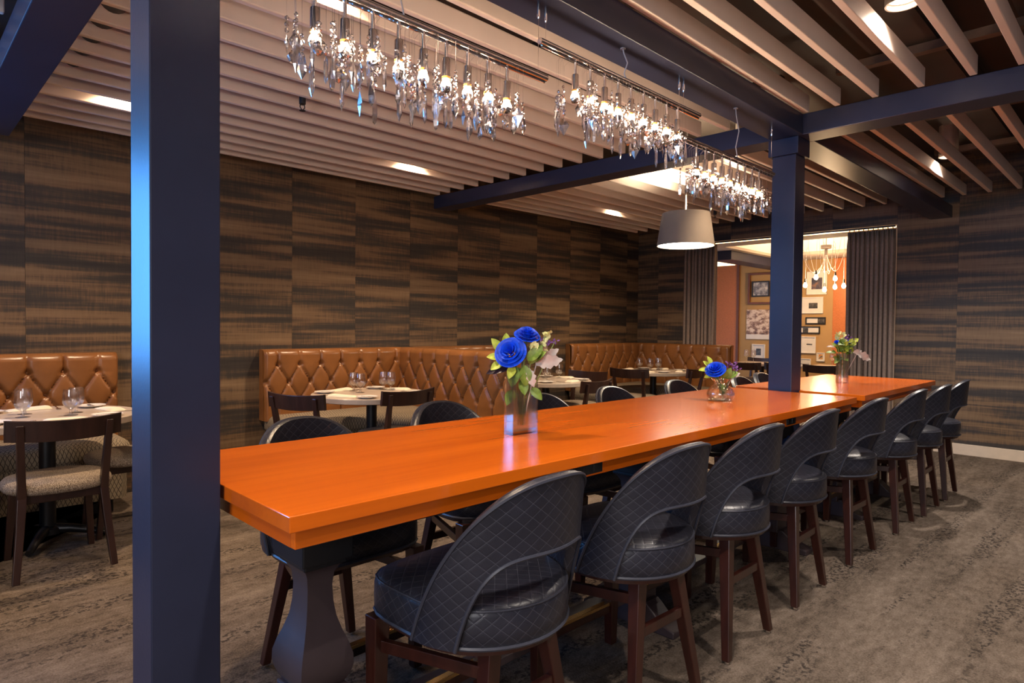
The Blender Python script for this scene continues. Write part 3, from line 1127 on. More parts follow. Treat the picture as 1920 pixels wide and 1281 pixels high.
def make_chair():
    """low wooden dining chair, faces -x"""
    t = thing('dining_chair', 'x', 'chair', group='dark wood dining chairs')
    n = 40

    def ol(k, s=1.0):
        th = 2 * PI * k / n
        c, sn = math.cos(th), math.sin(th)
        e = 2.6
        a, b_ = 0.235, 0.245
        r = 1 / ((abs(c) / a) ** e + (abs(sn) / b_) ** e) ** (1 / e)
        return r * c * s, r * sn * s
    vs, fs = [], []
    rings = [(0.93, 0.418), (0.985, 0.425), (1.0, 0.440), (0.985, 0.458), (0.93, 0.472), (0.75, 0.483), (0.4, 0.488)]
    for s_, z in rings:
        vs += [(*ol(k, s_), z) for k in range(n)]
    for i in range(len(rings) - 1):
        for k in range(n):
            fs.append((i * n + k, i * n + (k + 1) % n, (i + 1) * n + (k + 1) % n, (i + 1) * n + k))
    fs += [tuple(range(n - 1, -1, -1)), tuple((len(rings) - 1) * n + k for k in range(n))]
    MB().add(vs, fs).build('seat', 'tweed', t, smooth=True, angle=60)
    MB().box(-0.17, -0.17, 0.372, 0.175, 0.17, 0.418).build('seat_frame', 'espresso', t, bevel=0.004)
    for s_ in (-1, 1):
        b = MB()
        lv = [(0.245, 0.212, 0.0, 0.016, 0.016), (0.205, 0.190, 0.24, 0.020, 0.018), (0.180, 0.178, 0.41, 0.024, 0.020), (0.192, 0.180, 0.48, 0.022, 0.018), (0.255, 0.192, 0.785, 0.013, 0.016)]
        vs, fs = [], []
        for x, y, z, a, w in lv:
            y *= s_
            vs += [(x - a, y - w, z), (x + a, y - w, z), (x + a, y + w, z), (x - a, y + w, z)]
        for i in range(len(lv) - 1):
            for k in range(4):
                fs.append((i * 4 + k, i * 4 + (k + 1) % 4, i * 4 + 4 + (k + 1) % 4, i * 4 + 4 + k))
        fs += [(3, 2, 1, 0), (16, 17, 18, 19)]
        b.add(vs, fs).build('rear_leg', 'espresso', t, bevel=0.003)
        MB().bar((-0.205, s_ * 0.195, 0.0), (-0.165, s_ * 0.168, 0.41), (0.015, 0.015), (0.020, 0.020)).build('leg', 'espresso', t, bevel=0.003)

    def rail(u, v):
        y = -0.25 + 0.5 * u
        x = 0.222 + 0.045 * (1 - (y / 0.25) ** 2)
        # cross-section loop
        q = [(0.0, 0.0), (0.020, 0.0), (0.034, 0.108), (0.012, 0.108), (0.0, 0.0)][int(round(v * 4))]
        z = 0.694 + q[1] + 0.012 * (y / 0.25) ** 2
        return (x + q[0] - 0.02, y, z)
    b = MB().grid(rail, 20, 4, flip=True)
    nn = 21
    b.f.append((0, nn, 2 * nn, 3 * nn))
    b.f.append((3 * nn + 20, 2 * nn + 20, nn + 20, 20))
    b.build('back_rail', 'espresso', t, bevel=0.003)
    return t


tab = make_round_table()
TPOS = [(-4.60, 0.69), (-4.47, 2.82), (-4.48, 4.92), (-4.57, 7.07)]
TLAB = ['by the near column', 'in the middle booth', 'behind the rose vase', 'in the far booth']
for i, (x, y) in enumerate(TPOS):
    put(tab, i == 0, (x, y, 0), 0.3 * i, 'round pale-topped pedestal table %s' % TLAB[i], 'round dining tables')

chair = make_chair()
CH = [
    (-4.175, 0.67, 0, 'dark wood dining chair with tweed seat, whole in view left of the near column'),
    (-4.63, 1.12, 90, 'dark wood dining chair half hidden behind the near navy column'),
    (-4.36, 2.29, -68, 'dark wood dining chair at the left side of the middle booth table'),
    (-4.235, 2.84, 4, 'dark wood dining chair on the room side of the middle booth table'),
    (-4.46, 5.40, 97, 'dark wood dining chair between the two far round tables, right of the vase'),
    (-3.88, 4.70, 5, 'dark wood dining chair with its back close to the long table, beside the vase table'),
    (-4.50, 6.60, -80, 'dark wood dining chair at the left side of the far corner booth table'),
    (-4.19, 7.03, 8, 'dark wood dining chair on the room side of the far booth table'),
    (-4.29, 9.27, -90, 'dark wood dining chair in the next room beside the left curtain'),
    (-3.82, 9.45, -90, 'dark wood dining chair in the next room just left of the far column'),
    (-3.28, 9.48, -90, 'dark wood dining chair in the next room beside the right curtain'),
    (-4.75, 10.45, 90, 'dark wood dining chair in the next room on the far side of the table'),
]
for i, (x, y, a, lab) in enumerate(CH):
    put(chair, i == 0, (x, y, 0), R_(a), lab, 'dark wood dining chairs')


# ================================================================== TABLE SETTINGS
goblet_prof = [(0.0, 0.0), (0.036, 0.0), (0.036, 0.002), (0.012, 0.007), (0.007, 0.014), (0.007, 0.032), (0.014, 0.040), (0.032, 0.052), (0.041, 0.072), (0.043, 0.094),
               (0.040, 0.128), (0.037, 0.154), (0.0355, 0.154), (0.0385, 0.126), (0.041, 0.094), (0.039, 0.073), (0.030, 0.055), (0.0, 0.045)]
goblet = tag(MB().lathe(goblet_prof, 28, caps=False).build('water_goblet', 'glass', smooth=True), 'x', 'glass', 'stemmed water goblets')
wine_prof = [(0.0, 0.0), (0.036, 0.0), (0.036, 0.002), (0.01, 0.006), (0.004, 0.015), (0.004, 0.085), (0.02, 0.095), (0.040, 0.120), (0.041, 0.145), (0.033, 0.205), (0.0315, 0.205), (0.0395, 0.145), (0.038, 0.122), (0.0, 0.098)]
wine = tag(MB().lathe(wine_prof, 24, caps=False).build('wine_glass', 'glass', smooth=True), 'x', 'glass', 'wine glasses in the next room')


def make_napkin():
    def fn(u, v):
        x = (u - 0.5) * 0.23
        y = (v - 0.5) * 0.09
        z = 0.022 * (1 - (2 * v - 1) ** 4) * (1 - 0.55 * u) * (1 - (2 * u - 1) ** 12)
        return (x, y + 0.004 * math.sin(9 * u), z + 0.0015)
    b = MB().grid(fn, 16, 12)
    b.grid(lambda u, v: ((u - 0.5) * 0.23, (v - 0.5) * 0.09, 0.0), 1, 1, flip=True)
    o = b.build('folded_napkin', 'linen', smooth=True)
    return tag(o, 'x', 'napkin', 'folded linen napkins')


napkin = make_napkin()
plate = thing('bread_plate', 'x', 'plate', group='white bread plates')
MB().lathe([(0.0, 0.0), (0.045, 0.0), (0.050, 0.004), (0.080, 0.013), (0.081, 0.0155), (0.050, 0.0075), (0.0, 0.006)], 36, caps=False).build('dish', 'china', plate, smooth=True)
MB().box(-0.06, -0.004, 0.0125, 0.015, 0.004, 0.0145).box(0.015, -0.008, 0.0125, 0.085, 0.008, 0.014).build('butter_knife', 'steel', plate)


def make_fork():
    b = MB().box(-0.09, -0.004, 0.001, 0.04, 0.004, 0.004)
    b.box(0.04, -0.012, 0.001, 0.058, 0.012, 0.0035)
    for k in range(4):
        y = -0.0105 + k * 0.007
        b.box(0.058, y - 0.0018, 0.001, 0.10, y + 0.0018, 0.0035)
    return tag(b.build('fork', 'steel'), 'x', 'fork', 'dinner forks')


fork = make_fork()
used = set()


def lay(proto, x, y, z, rz, label):
    first = proto.name not in used
    used.add(proto.name)
    return put(proto, first, (x, y, z), rz, label)


GL = [
    [(-4.72, 0.60), (-4.61, 0.837), (-4.50, 0.79), (-4.57, 0.572)],
    [(-4.70, 2.79), (-4.56, 2.77), (-4.65, 3.05), (-4.58, 3.075)],
    [(-4.54, 5.20), (-4.62, 5.06), (-4.40, 4.85), (-4.62, 4.80)],
    [(-4.82, 7.13), (-4.60, 7.04), (-4.66, 7.33), (-4.58, 7.20)],
]
GW = ['leftmost', 'second from left', 'third from left', 'rightmost']
CO = ['facing the wall', 'on the corner side', 'on the room side', 'on the open side']
for i, (cx, cy) in enumerate(TPOS):
    order = sorted(GL[i], key=lambda p: p[0] * 0.702 + p[1] * 0.712)
    order.sort(key=lambda p: (p[0] * 0.702 + p[1] * 0.712) / (-p[0] * 0.712 + p[1] * 0.702))
    for k, (x, y) in enumerate(order):
        lay(goblet, x, y, TZ, 0.0, 'stemmed water goblet on the round table %s, %s' % (TLAB[i], GW[k]))
    for k in range(4):
        a = [PI, PI / 2, 0, -PI / 2][k] + (0.3 if i % 2 else 0.12)
        c, s = math.cos(a), math.sin(a)
        r = 0.335
        lay(napkin, cx + c * r, cy + s * r, TZ, a + PI / 2 + 0.1 * k, 'folded cream napkin on the round table %s, %s' % (TLAB[i], CO[k]))
        a2 = a + 0.62
        lay(plate, cx + math.cos(a2) * 0.37, cy + math.sin(a2) * 0.37, TZ, a2 + 0.9, 'bread plate with knife on the round table %s, %s' % (TLAB[i], CO[k]))
        a3 = a - 0.42
        lay(fork, cx + math.cos(a3) * 0.35, cy + math.sin(a3) * 0.35, TZ, a3 + PI + 0.25, 'steel fork on the round table %s, %s' % (TLAB[i], CO[k]))


# ================================================================== VASES AND FLOWERS
RT = Vector((0.702, 0.712, 0))     # across the view
FW = Vector((-0.712, 0.702, 0))    # away from the camera


def leaf_me(name, m, ln, wd, fold=0.25, droop=0.25, lobes=0):
    def fn(u, v):
        t = v
        w = wd * (math.sin(PI * min(1, t * 0.97 + 0.03)) ** 0.8)
        if lobes:
            w *= 0.55 + 0.45 * abs(math.cos(PI * lobes * t))
        s = (u - 0.5) * 2
        return (s * w / 2, ln * t, -droop * ln * t * t + fold * abs(s) * w / 2 + 0.04 * ln * math.sin(8 * t) * (s if lobes else 0))
    b = MB().grid(fn, 6, 14)
    b.grid(lambda u, v: tuple(Vector(fn(u, v)) - Vector((0, 0, 0.0008))), 6, 14, flip=True)
    return b.mesh(name, m, True, 80)


LEAF = dict(lime=leaf_me('leaf', 'lime', 0.066, 0.040, 0.3, 0.2), green=leaf_me('leaf', 'green', 0.066, 0.042, 0.3, 0.3), plum=leaf_me('leaf', 'plum', 0.085, 0.036, 0.2, 0.35),
            silver=leaf_me('leaf', 'silver', 0.10, 0.055, 0.2, 0.25, 4), cream=leaf_me('leaf', 'cream', 0.034, 0.024, 0.5, -0.2), violet=leaf_me('leaf', 'violet', 0.014, 0.008, 0.4, 0.2))


def petal_me(r0, r1, h, half, curl):
    def fn(u, v):
        s = (u - 0.5) * 2
        t = v
        hw = half * (0.55 + 0.45 * math.sin(PI * min(1.0, 0.5 * t + 0.12)))
        a = s * hw
        edge = 1 - 0.10 * abs(s) ** 3
        r = r0 + (r1 - r0) * t ** 1.3 + curl * max(0, t - 0.7) ** 2 * 9
        z = h * t * edge - curl * 2.2 * max(0, t - 0.8)
        return (r * math.cos(a), r * math.sin(a), z)
    b = MB().grid(fn, 8, 8)
    b.grid(lambda u, v: tuple(Vector(fn(u, v)) * 0.985), 8, 8, flip=True)
    return b.mesh('petal', 'blue', True, 80)


PET = [petal_me(0.004, 0.002, 0.046, 3.0, 0.0), petal_me(0.006, 0.015, 0.046, 1.2, 0.003), petal_me(0.009, 0.023, 0.045, 1.0, 0.005),
       petal_me(0.012, 0.032, 0.041, 0.9, 0.007), petal_me(0.014, 0.041, 0.034, 0.85, 0.008), petal_me(0.016, 0.049, 0.025, 0.8, 0.009)]


def aim(o, d, roll=0.0):
    q = Vector(d).to_track_quat('Z', 'Y')
    o.rotation_euler = (q @ Matrix.Rotation(roll, 4, 'Z').to_quaternion()).to_euler()


def stem_to(t, p0, p1, r=0.0028, m='stem', bow=0.012):
    p0, p1 = Vector(p0), Vector(p1)
    mid = (p0 + p1) / 2 + Vector((bow, -bow, 0.02))
    pts = []
    for k in range(9):
        u = k / 8
        pts.append(p0 * (1 - u) ** 2 + mid * 2 * u * (1 - u) + p1 * u * u)
    MB().tube(pts, r, 6).build('stem', m, t, smooth=True)


def rose(label, base, foot, head, face, size=1.0, layers=6):
    t = thing('rose', label, 'flower', base, 0, None)
    stem_to(t, foot, head, 0.003)
    cnt = [1, 3, 4, 5, 5, 6]
    for i in range(layers):
        for k in range(cnt[i]):
            o = place(PET[i], 'petal', t)
            aim(o, face, 2 * PI * k / cnt[i] + i * 0.7)
            o.location = Vector(head) - Vector(face).normalized() * (0.002 * i)
            o.scale = (size,) * 3
    return t


def sprig(name, label, base, foot, head, kind, spots, stem_m='stem', cat='foliage'):
    """stem with leaves; spots = (offset, direction, roll, scale)"""
    t = thing(name, label, cat, base, 0, None)
    stem_to(t, foot, head, 0.0022, stem_m)
    for off, d, roll, sc_ in spots:
        o = place(LEAF[kind], 'leaf' if kind != 'violet' else 'floret', t)
        yv = Vector(d).normalized()
        zv = (Vector((0.55, -0.45, 0.55)) - yv * Vector((0.55, -0.45, 0.55)).dot(yv)).normalized()
        xv = yv.cross(zv)
        bs = Matrix((xv, yv, zv)).transposed()
        o.rotation_euler = (bs @ Matrix.Rotation(roll, 3, 'Y')).to_euler()
        o.location = off
        o.scale = (sc_,) * 3
    return t


def V(r, f, z):
    return RT * r + FW * f + Vector((0, 0, z))


def clump(kind, centre, n, rad, up, sc0, sc1, seed):
    rr = random.Random(seed)
    out = []
    for k in range(n):
        a = rr.uniform(0, 2 * PI)
        e = rr.uniform(-0.2, 1.0)
        d = Vector((math.cos(a), math.sin(a), e)) + Vector((0, 0, up))
        out.append((Vector(centre) + Vector((rr.uniform(-1, 1), rr.uniform(-1, 1), rr.uniform(-1, 1))) * rad, d, rr.uniform(-0.8, 0.8), rr.uniform(sc0, sc1)))
    return out


TT = 0.91
# --- tall rectangular vase
b1 = Vector((-1.636, 1.665, TT))
v1 = thing('rectangular_vase', 'tall clear rectangular glass vase on the near table', 'vase', b1, R_(-2))
hx, hy, hz, th = 0.024, 0.062, 0.212, 0.006
w = MB()
w.box(-hx, -hy, 0, hx, hy, 0.012)
w.box(-hx, -hy, 0.012, -hx + th, hy, hz).box(hx - th, -hy, 0.012, hx, hy, hz).box(-hx + th, -hy, 0.012, hx - th, -hy + th, hz).box(-hx + th, hy - th, 0.012, hx - th, hy, hz)
w.build('glass_body', 'vaseglass', v1)
MB().box(-hx + th + 0.0004, -hy + th + 0.0004, 0.0124, hx - th - 0.0004, hy - th - 0.0004, 0.135).build('water', 'water', v1)
rose('open blue rose facing the camera in the tall vase', b1, V(0.0, 0.0, 0.03), V(-0.038, -0.03, 0.292), V(-0.25, -0.85, 0.45), 1.06)
rose('blue rose at the top of the tall vase, seen from its side', b1, V(-0.012, 0.0, 0.03), V(0.018, 0.01, 0.350), V(0.15, -0.45, 0.9), 0.88)
sprig('leafy_sprig', 'lime green leaves on the left of the tall vase', b1, V(-0.01, 0.0, 0.05), V(-0.072, 0.0, 0.30), 'lime',
      [(V(-0.075, 0.0, 0.29), V(-0.35, -0.1, 0.7), 0.2, 1.0), (V(-0.06, 0.01, 0.31), V(0.1, 0.0, 1), 0.3, 0.85), (V(-0.055, 0.0, 0.315), V(0.5, 0.1, 0.8), -0.3, 0.7),
       (V(-0.075, -0.01, 0.275), V(-0.8, -0.2, 0.15), 0.0, 0.8), (V(-0.07, -0.02, 0.26), V(-0.6, -0.4, -0.3), 0.0, 0.8), (V(-0.03, -0.04, 0.25), V(-0.3, -0.6, -0.8), 0.0, 0.8)])
sprig('dark_leaf', 'dark plum leaf drooping left of the tall vase', b1, V(-0.02, -0.005, 0.1), V(-0.03, -0.02, 0.25), 'plum', [(V(-0.03, -0.03, 0.248), V(-1, -0.25, -0.1), 0.0, 1.15), (V(0.0, 0.02, 0.26), V(0.3, 0.3, 0.8), 0, 0.8), (V(0.03, 0.0, 0.26), V(0.25, -0.2, 1), 0, 0.7)], 'plum')
sprig('leafy_sprig', 'green leaves spilling over the rim of the tall vase', b1, V(0.005, 0.0, 0.03), V(0.02, -0.02, 0.25), 'green',
      [(V(-0.02, -0.035, 0.245), V(-0.3, -0.4, -1), 0.2, 1.1), (V(0.01, -0.035, 0.25), V(0.1, -0.3, -1), 0, 1.1), (V(0.03, -0.03, 0.255), V(0.25, -0.3, 0.8), 0.4, 0.95), (V(-0.005, -0.03, 0.24), V(-0.5, -0.5, -0.7), 0, 0.9),
       (V(0.045, -0.02, 0.262), V(0.4, -0.4, 0.6), -0.4, 0.9), (V(-0.03, -0.02, 0.16), V(-0.3, -0.4, -0.6), 0, 0.9), (V(0.03, -0.01, 0.165), V(0.6, -0.2, -0.4), 0, 0.9), (V(0.0, -0.02, 0.20), V(0.2, -0.5, -0.7), 0, 0.9), (V(0.02, -0.04, 0.27), V(0.3, -0.2, 0.3), 0.2, 1.0), (V(0.0, -0.03, 0.262), V(-0.1, -0.3, 0.9), -0.2, 0.9), (V(0.035, -0.03, 0.28), V(0.6, 0, 0.7), 0.3, 0.9)])
sprig('silver_leaf_sprig', 'silvery ruffled leaf leaning right out of the tall vase', b1, V(0.01, 0.0, 0.04), V(0.055, -0.01, 0.262), 'silver',
      [(V(0.05, -0.01, 0.262), V(0.9, -0.1, 0.42), 0.9, 0.95), (V(0.05, -0.02, 0.255), V(1.0, -0.1, 0.18), 0.6, 1.0), (V(0.045, 0.0, 0.268), V(0.75, 0.1, 0.7), 1.2, 0.85), (V(0.025, -0.03, 0.24), V(0.2, -0.3, -0.7), 0.2, 0.7)], 'silver')
sprig('snapdragon', 'pale lime snapdragon at the top right of the tall vase', b1, V(0.0, 0.0, 0.05), V(0.088, 0.01, 0.36), 'cream',
      clump('cream', V(0.092, 0.01, 0.356), 8, 0.010, 0.6, 0.5, 0.8, 3) + clump('cream', V(0.075, 0.0, 0.325), 9, 0.012, 0.4, 0.6, 0.9, 4) + clump('cream', V(0.055, -0.01, 0.30), 8, 0.012, 0.3, 0.7, 1.0, 5), cat='flower')
sprig('lisianthus_bud', 'pale green half-open bud beside the blue roses', b1, V(0.0, 0.0, 0.05), V(0.040, -0.03, 0.305), 'cream', clump('cream', V(0.040, -0.03, 0.300), 11, 0.008, 1.2, 0.8, 1.15, 8), cat='flower')
sprig('purple_sprig', 'thin purple flower spike at the right of the tall vase', b1, V(0.0, 0.0, 0.05), V(0.122, 0.01, 0.338), 'violet', [(V(0.082 + 0.0042 * k, 0.01, 0.330 + 0.0008 * k), V(math.sin(k * 2.4), -0.4, math.cos(k * 2.4)), 0, 0.9) for k in range(12)], cat='flower')
sprig('purple_sprig', 'small purple flowers tucked between the two roses', b1, V(0.0, 0.0, 0.05), V(0.0, -0.01, 0.315), 'violet', clump('violet', V(0.0, -0.015, 0.315), 12, 0.014, 0.3, 0.8, 1.2, 21) + clump('violet', V(0.062, 0.0, 0.335), 10, 0.014, 0.3, 0.8, 1.2, 22), cat='flower')

# --- squat bulb vase
b2 = Vector((-1.665, 3.235, TT))
v2 = thing('bulb_vase', 'squat clear bulb vase with a flared neck on the near table', 'vase', b2)
pr = [(0.0, 0.0), (0.05, 0.0), (0.060, 0.004), (0.0715, 0.022), (0.073, 0.040), (0.066, 0.060), (0.047, 0.080), (0.034, 0.092), (0.033, 0.098), (0.040, 0.108), (0.050, 0.118),
      (0.048, 0.118), (0.038, 0.108), (0.030, 0.098), (0.031, 0.091), (0.044, 0.078), (0.062, 0.058), (0.069, 0.040), (0.067, 0.024), (0.055, 0.008), (0.0, 0.006)]
MB().lathe(pr, 40, caps=False).build('glass_body', 'vaseglass', v2, smooth=True)
MB().lathe([(0.0, 0.0068), (0.054, 0.009), (0.0662, 0.0245), (0.0682, 0.040), (0.0612, 0.0578), (0.055, 0.064), (0.0, 0.064)], 32, caps=False).build('water', 'water', v2, smooth=True)
rose('single blue rose in the squat bulb vase', b2, V(0.01, 0.0, 0.02), V(-0.035, -0.02, 0.162), V(-0.35, -0.6, 0.75), 1.0)
sprig('leafy_sprig', 'lime leaves left of the rose in the squat vase', b2, V(0, 0, 0.03), V(-0.04, 0.01, 0.17), 'lime',
      [(V(-0.06, 0, 0.165), V(-1, 0, 0.1), 0.2, 0.9), (V(-0.05, 0.01, 0.19), V(-0.3, 0, 1), 0.2, 0.8), (V(-0.06, 0.01, 0.18), V(-0.6, 0, 0.7), 0, 0.7), (V(-0.04, 0, 0.14), V(-1, -0.2, -0.2), 0, 0.8)])
sprig('leafy_sprig', 'green leaves around the neck of the squat vase', b2, V(0.01, 0.01, 0.03), V(0.01, 0, 0.13), 'green',
      [(V(-0.02, -0.02, 0.12), V(-0.5, -0.4, 0.4), 0, 0.9), (V(0.0, -0.03, 0.12), V(0.0, -0.5, 0.9), 0, 1.0), (V(0.02, -0.03, 0.12), V(0.2, -0.5, 0.9), 0, 0.95), (V(0.035, -0.01, 0.125), V(0.7, -0.3, 0.6), 0, 0.9),
       (V(0.03, 0.0, 0.125), V(0.8, 0, 0.9), 0, 0.8), (V(0.0, 0.0, 0.09), V(0.3, -0.3, -0.8), 0, 0.9)])
sprig('purple_sprig', 'purple flowers right of the rose in the squat vase', b2, V(0.02, 0, 0.03), V(0.06, 0, 0.18), 'violet', clump('violet', V(0.055, 0, 0.185), 22, 0.022, 0.4, 1.0, 1.5, 31) + clump('violet', V(0.080, 0, 0.165), 18, 0.016, 0.3, 1.0, 1.5, 32), cat='flower')
sprig('silver_leaf_sprig', 'small pale leaf on the right of the squat vase', b2, V(0.02, 0, 0.04), V(0.06, -0.01, 0.13), 'silver', [(V(0.055, -0.01, 0.128), V(0.9, -0.2, 0.5), 0.4, 0.5)], 'silver')

# --- cylinder vase on the far table
b3 = Vector((-1.64, 5.045, TT))
v3 = thing('cylinder_vase', 'clear cylinder vase of green flowers on the far table', 'vase', b3)
MB().lathe([(0.0, 0.0), (0.043, 0.0), (0.043, 0.215), (0.0395, 0.215), (0.0395, 0.012), (0.0, 0.012)], 32, caps=False).build('glass_body', 'vaseglass', v3, smooth=True)
MB().lathe([(0.0, 0.0125), (0.039, 0.0125), (0.039, 0.15), (0.0, 0.15)], 28, caps=False).build('water', 'water', v3, smooth=True)
sprig('leafy_sprig', 'dense green leaves in the cylinder vase', b3, V(0, 0, 0.03), V(0, 0, 0.26), 'green', clump('green', V(0.0, 0, 0.25), 34, 0.045, 0.25, 0.8, 1.2, 41) + clump('green', V(0, 0, 0.17), 8, 0.02, -0.4, 0.7, 0.9, 42))
sprig('leafy_sprig', 'bright lime leaves in the cylinder vase', b3, V(0.01, 0, 0.03), V(0, 0, 0.27), 'lime', clump('lime', V(0.01, -0.02, 0.265), 14, 0.04, 0.3, 0.6, 0.9, 43))
sprig('snapdragon', 'cream flowers at the top of the cylinder vase', b3, V(-0.01, 0, 0.03), V(-0.01, 0, 0.33), 'cream', clump('cream', V(-0.012, 0, 0.325), 20, 0.026, 0.5, 0.8, 1.3, 44) + clump('cream', V(0.062, -0.01, 0.285), 12, 0.014, 0.5, 0.8, 1.2, 45), cat='flower')
sprig('purple_sprig', 'violet florets at the top of the cylinder vase', b3, V(0.01, 0, 0.03), V(0.03, 0, 0.33), 'violet', clump('violet', V(0.04, 0, 0.325), 24, 0.022, 0.4, 1.2, 1.8, 46), cat='flower')
rose('small blue rosebud on the left of the cylinder vase', b3, V(0, 0, 0.03), V(-0.055, -0.02, 0.292), V(-0.3, -0.6, 0.7), 0.5, 4)
rose('small blue rosebud on the right of the cylinder vase', b3, V(0, 0, 0.03), V(0.028, -0.03, 0.294), V(0.2, -0.6, 0.7), 0.5, 4)
sprig('silver_leaf_sprig', 'silvery leaf reaching far right out of the cylinder vase', b3, V(0.01, 0, 0.03), V(0.10, -0.01, 0.215), 'silver',
      [(V(0.09, -0.01, 0.218), V(1.0, -0.1, -0.30), 0.3, 1.3), (V(0.07, -0.01, 0.222), V(0.9, -0.1, 0.25), 0.4, 0.7), (V(-0.06, 0, 0.262), V(-1, 0, 0.25), 0.3, 0.55)], 'silver')


# ================================================================== CRYSTAL CHANDELIERS
def lath(prof, n, m='crystal', smooth=False, rot=0.0):
    return MB().lathe(prof, n, caps=False, rot=rot).mesh('crystal_drop', m, smooth)


DROPS = [
    lath([(0.0, 0.0), (0.005, -0.006), (0.010, -0.030), (0.009, -0.042), (0.0, -0.058)], 6),            # pear
    lath([(0.0, 0.0), (0.004, -0.006), (0.0065, -0.02), (0.0065, -0.065), (0.0, -0.085)], 6),            # prism spear
    lath([(0.0, 0.0), (0.0105, -0.006), (0.0175, -0.018), (0.0105, -0.030), (0.0, -0.036)], 8),          # faceted ball
    MB().add([(0, 0, 0), (-0.017, 0, -0.026), (0.017, 0, -0.026), (0, 0.006, -0.026), (0, -0.006, -0.026), (0, 0, -0.058)],
             [(0, 1, 4), (0, 4, 2), (0, 2, 3), (0, 3, 1), (5, 4, 1), (5, 2, 4), (5, 3, 2), (5, 1, 3)]).mesh('crystal_drop', 'crystal'),  # flat leaf
    lath([(0.0, 0.0), (0.003, -0.004), (0.0075, -0.060), (0.0055, -0.078), (0.0, -0.084)], 4),           # long tear
]
bead_me = lath([(0.0, 0.008), (0.0065, 0.0025), (0.0065, -0.0025), (0.0, -0.008)], 6)
bead_me.name = 'bead'
bulb_me = MB().lathe([(0.0105, 0.0), (0.0125, -0.006), (0.019, -0.020), (0.0205, -0.030)], 16, caps=False).mesh('bulb', 'bulb', True)
tip_me = MB().lathe([(0.0206, -0.030), (0.0195, -0.038), (0.0145, -0.047), (0.0, -0.052)], 16, caps=False).mesh('silvered_tip', 'mirrorcap', True)
collar_me = MB().lathe([(0.0135, 0.004), (0.0135, -0.003), (0.0105, -0.005)], 16, caps=False).mesh('collar', 'amber', True)


def chandelier(label, x, y0, y1, z, sockets, hooks, cord_y, seed, fine=1.0):
    rr = random.Random(seed)
    t = thing('crystal_chandelier', label, 'chandelier', (x, 0, z), 0, 'linear crystal chandeliers')
    MB().tube([(0, y0, 0), (0, y1, 0)], 0.0125, 14).build('rod', 'chrome', t, smooth=True, angle=50)
    MB().tube([(0.0, y0 + 0.01, -0.017), (0.0, y1 - 0.01, -0.017)], 0.005, 8).build('wire_rail', 'chrome', t, smooth=True)
    stem_me = MB().lathe([(0.0055, -0.072), (0.0055, -0.010)], 10).mesh('stem', 'chrome', True)
    sock_me = MB().lathe([(0.0, -0.068), (0.0125, -0.068), (0.0138, -0.071), (0.0138, -0.128), (0.0, -0.128)], 18, caps=False).mesh('socket', 'socket', True)
    for y in sockets:
        place(stem_me, 'stem', t, (0, y, 0))
        s_ = place(sock_me, 'socket', t, (0, y, 0))
        place(collar_me, 'collar', s_, (0, 0, -0.132))
        b = place(bulb_me, 'bulb', t, (0, y, -0.134), (0, 0, 0), (0.88, 0.88, 0.92))
        place(tip_me, 'silvered_tip', b)
    # strands on both sides of the row of bulbs
    n = int((sockets[-1] - sockets[0] + 0.16) / 0.0112)
    for k in range(n):
        y = sockets[0] - 0.08 + k * 0.0112 + rr.uniform(-0.006, 0.006)
        dx = rr.choice((-1, 1)) * rr.uniform(0.024, 0.052)
        if min(abs(y - s_) for s_ in sockets) > 0.034 and rr.random() < 0.4:
            dx = rr.uniform(-0.02, 0.02)
        zt_ = -rr.uniform(0.085, 0.17)
        nb = rr.randint(2, 5)
        wv = MB().tube([(0.011 if dx > 0 else -0.011, y, -0.006), (dx, y, -0.022), (dx, y, zt_), (dx, y, zt_ - 0.017 * nb)], 0.0004, 3)
        st = wv.build('crystal_strand', 'chrome', t)
        for i in range(nb):
            o = place(bead_me, 'bead', st, (dx, y, zt_ - 0.008 - 0.0165 * i), (0, 0, rr.uniform(0, PI)), (1, 1, 1) if i else (0.9, 0.9, 0.9))
        d = DROPS[rr.choice((0, 0, 1, 1, 2, 3, 3, 4))]
        sc_ = rr.uniform(0.85, 1.35)
        place(d, 'crystal_drop', st, (dx, y, zt_ - 0.0165 * nb), (0, 0, rr.uniform(0, PI)), (sc_,) * 3)
    zt2 = ZB0 - z
    for y in hooks:
        MB().tube([(0, y, 0.01), (0, y, zt2 - 0.05)], 0.0008, 4).build('suspension_wire', 'chrome', t)
        MB().lathe([(0.003, zt2 - 0.055), (0.0055, zt2 - 0.048), (0.0055, zt2)], 12, (0, y, 0)).build('cable_grip', 'chrome', t, smooth=True)
    if cord_y is not None:
        MB().tube([(0, cord_y, 0.010), (-0.006, cord_y - 0.01, zt2 * 0.25), (0.012, cord_y - 0.012, zt2 * 0.55), (0.004, cord_y - 0.03, zt2 * 0.85), (0, cord_y - 0.03, zt2)], 0.0028, 8).build('power_cord', 'cable', t, smooth=True)
        MB().lathe([(0.0, zt2 - 0.004), (0.012, zt2 - 0.004), (0.012, zt2)], 14, (0, cord_y - 0.03, 0), caps=False).build('cord_plate', 'cable', t)
    return t


chandelier('linear crystal chandelier nearest the camera, cropped by the picture top', -1.65, 0.60, 1.795, 2.237, [0.8556 + 0.0917 * k for k in range(9)], (0.68, 1.75), 1.15, 5)
chandelier('linear crystal chandelier in the middle of the three, hung highest', -1.65, 1.757, 2.932, 2.367, [1.965 + 0.0949 * k for k in range(9)], (1.79, 2.78), 2.31, 6)
chandelier('linear crystal chandelier farthest away, ending at the far column', -1.65, 2.68, 3.814, 2.227, [2.912 + 0.0886 * k for k in range(9)], (2.74, 3.78), 3.35, 8)


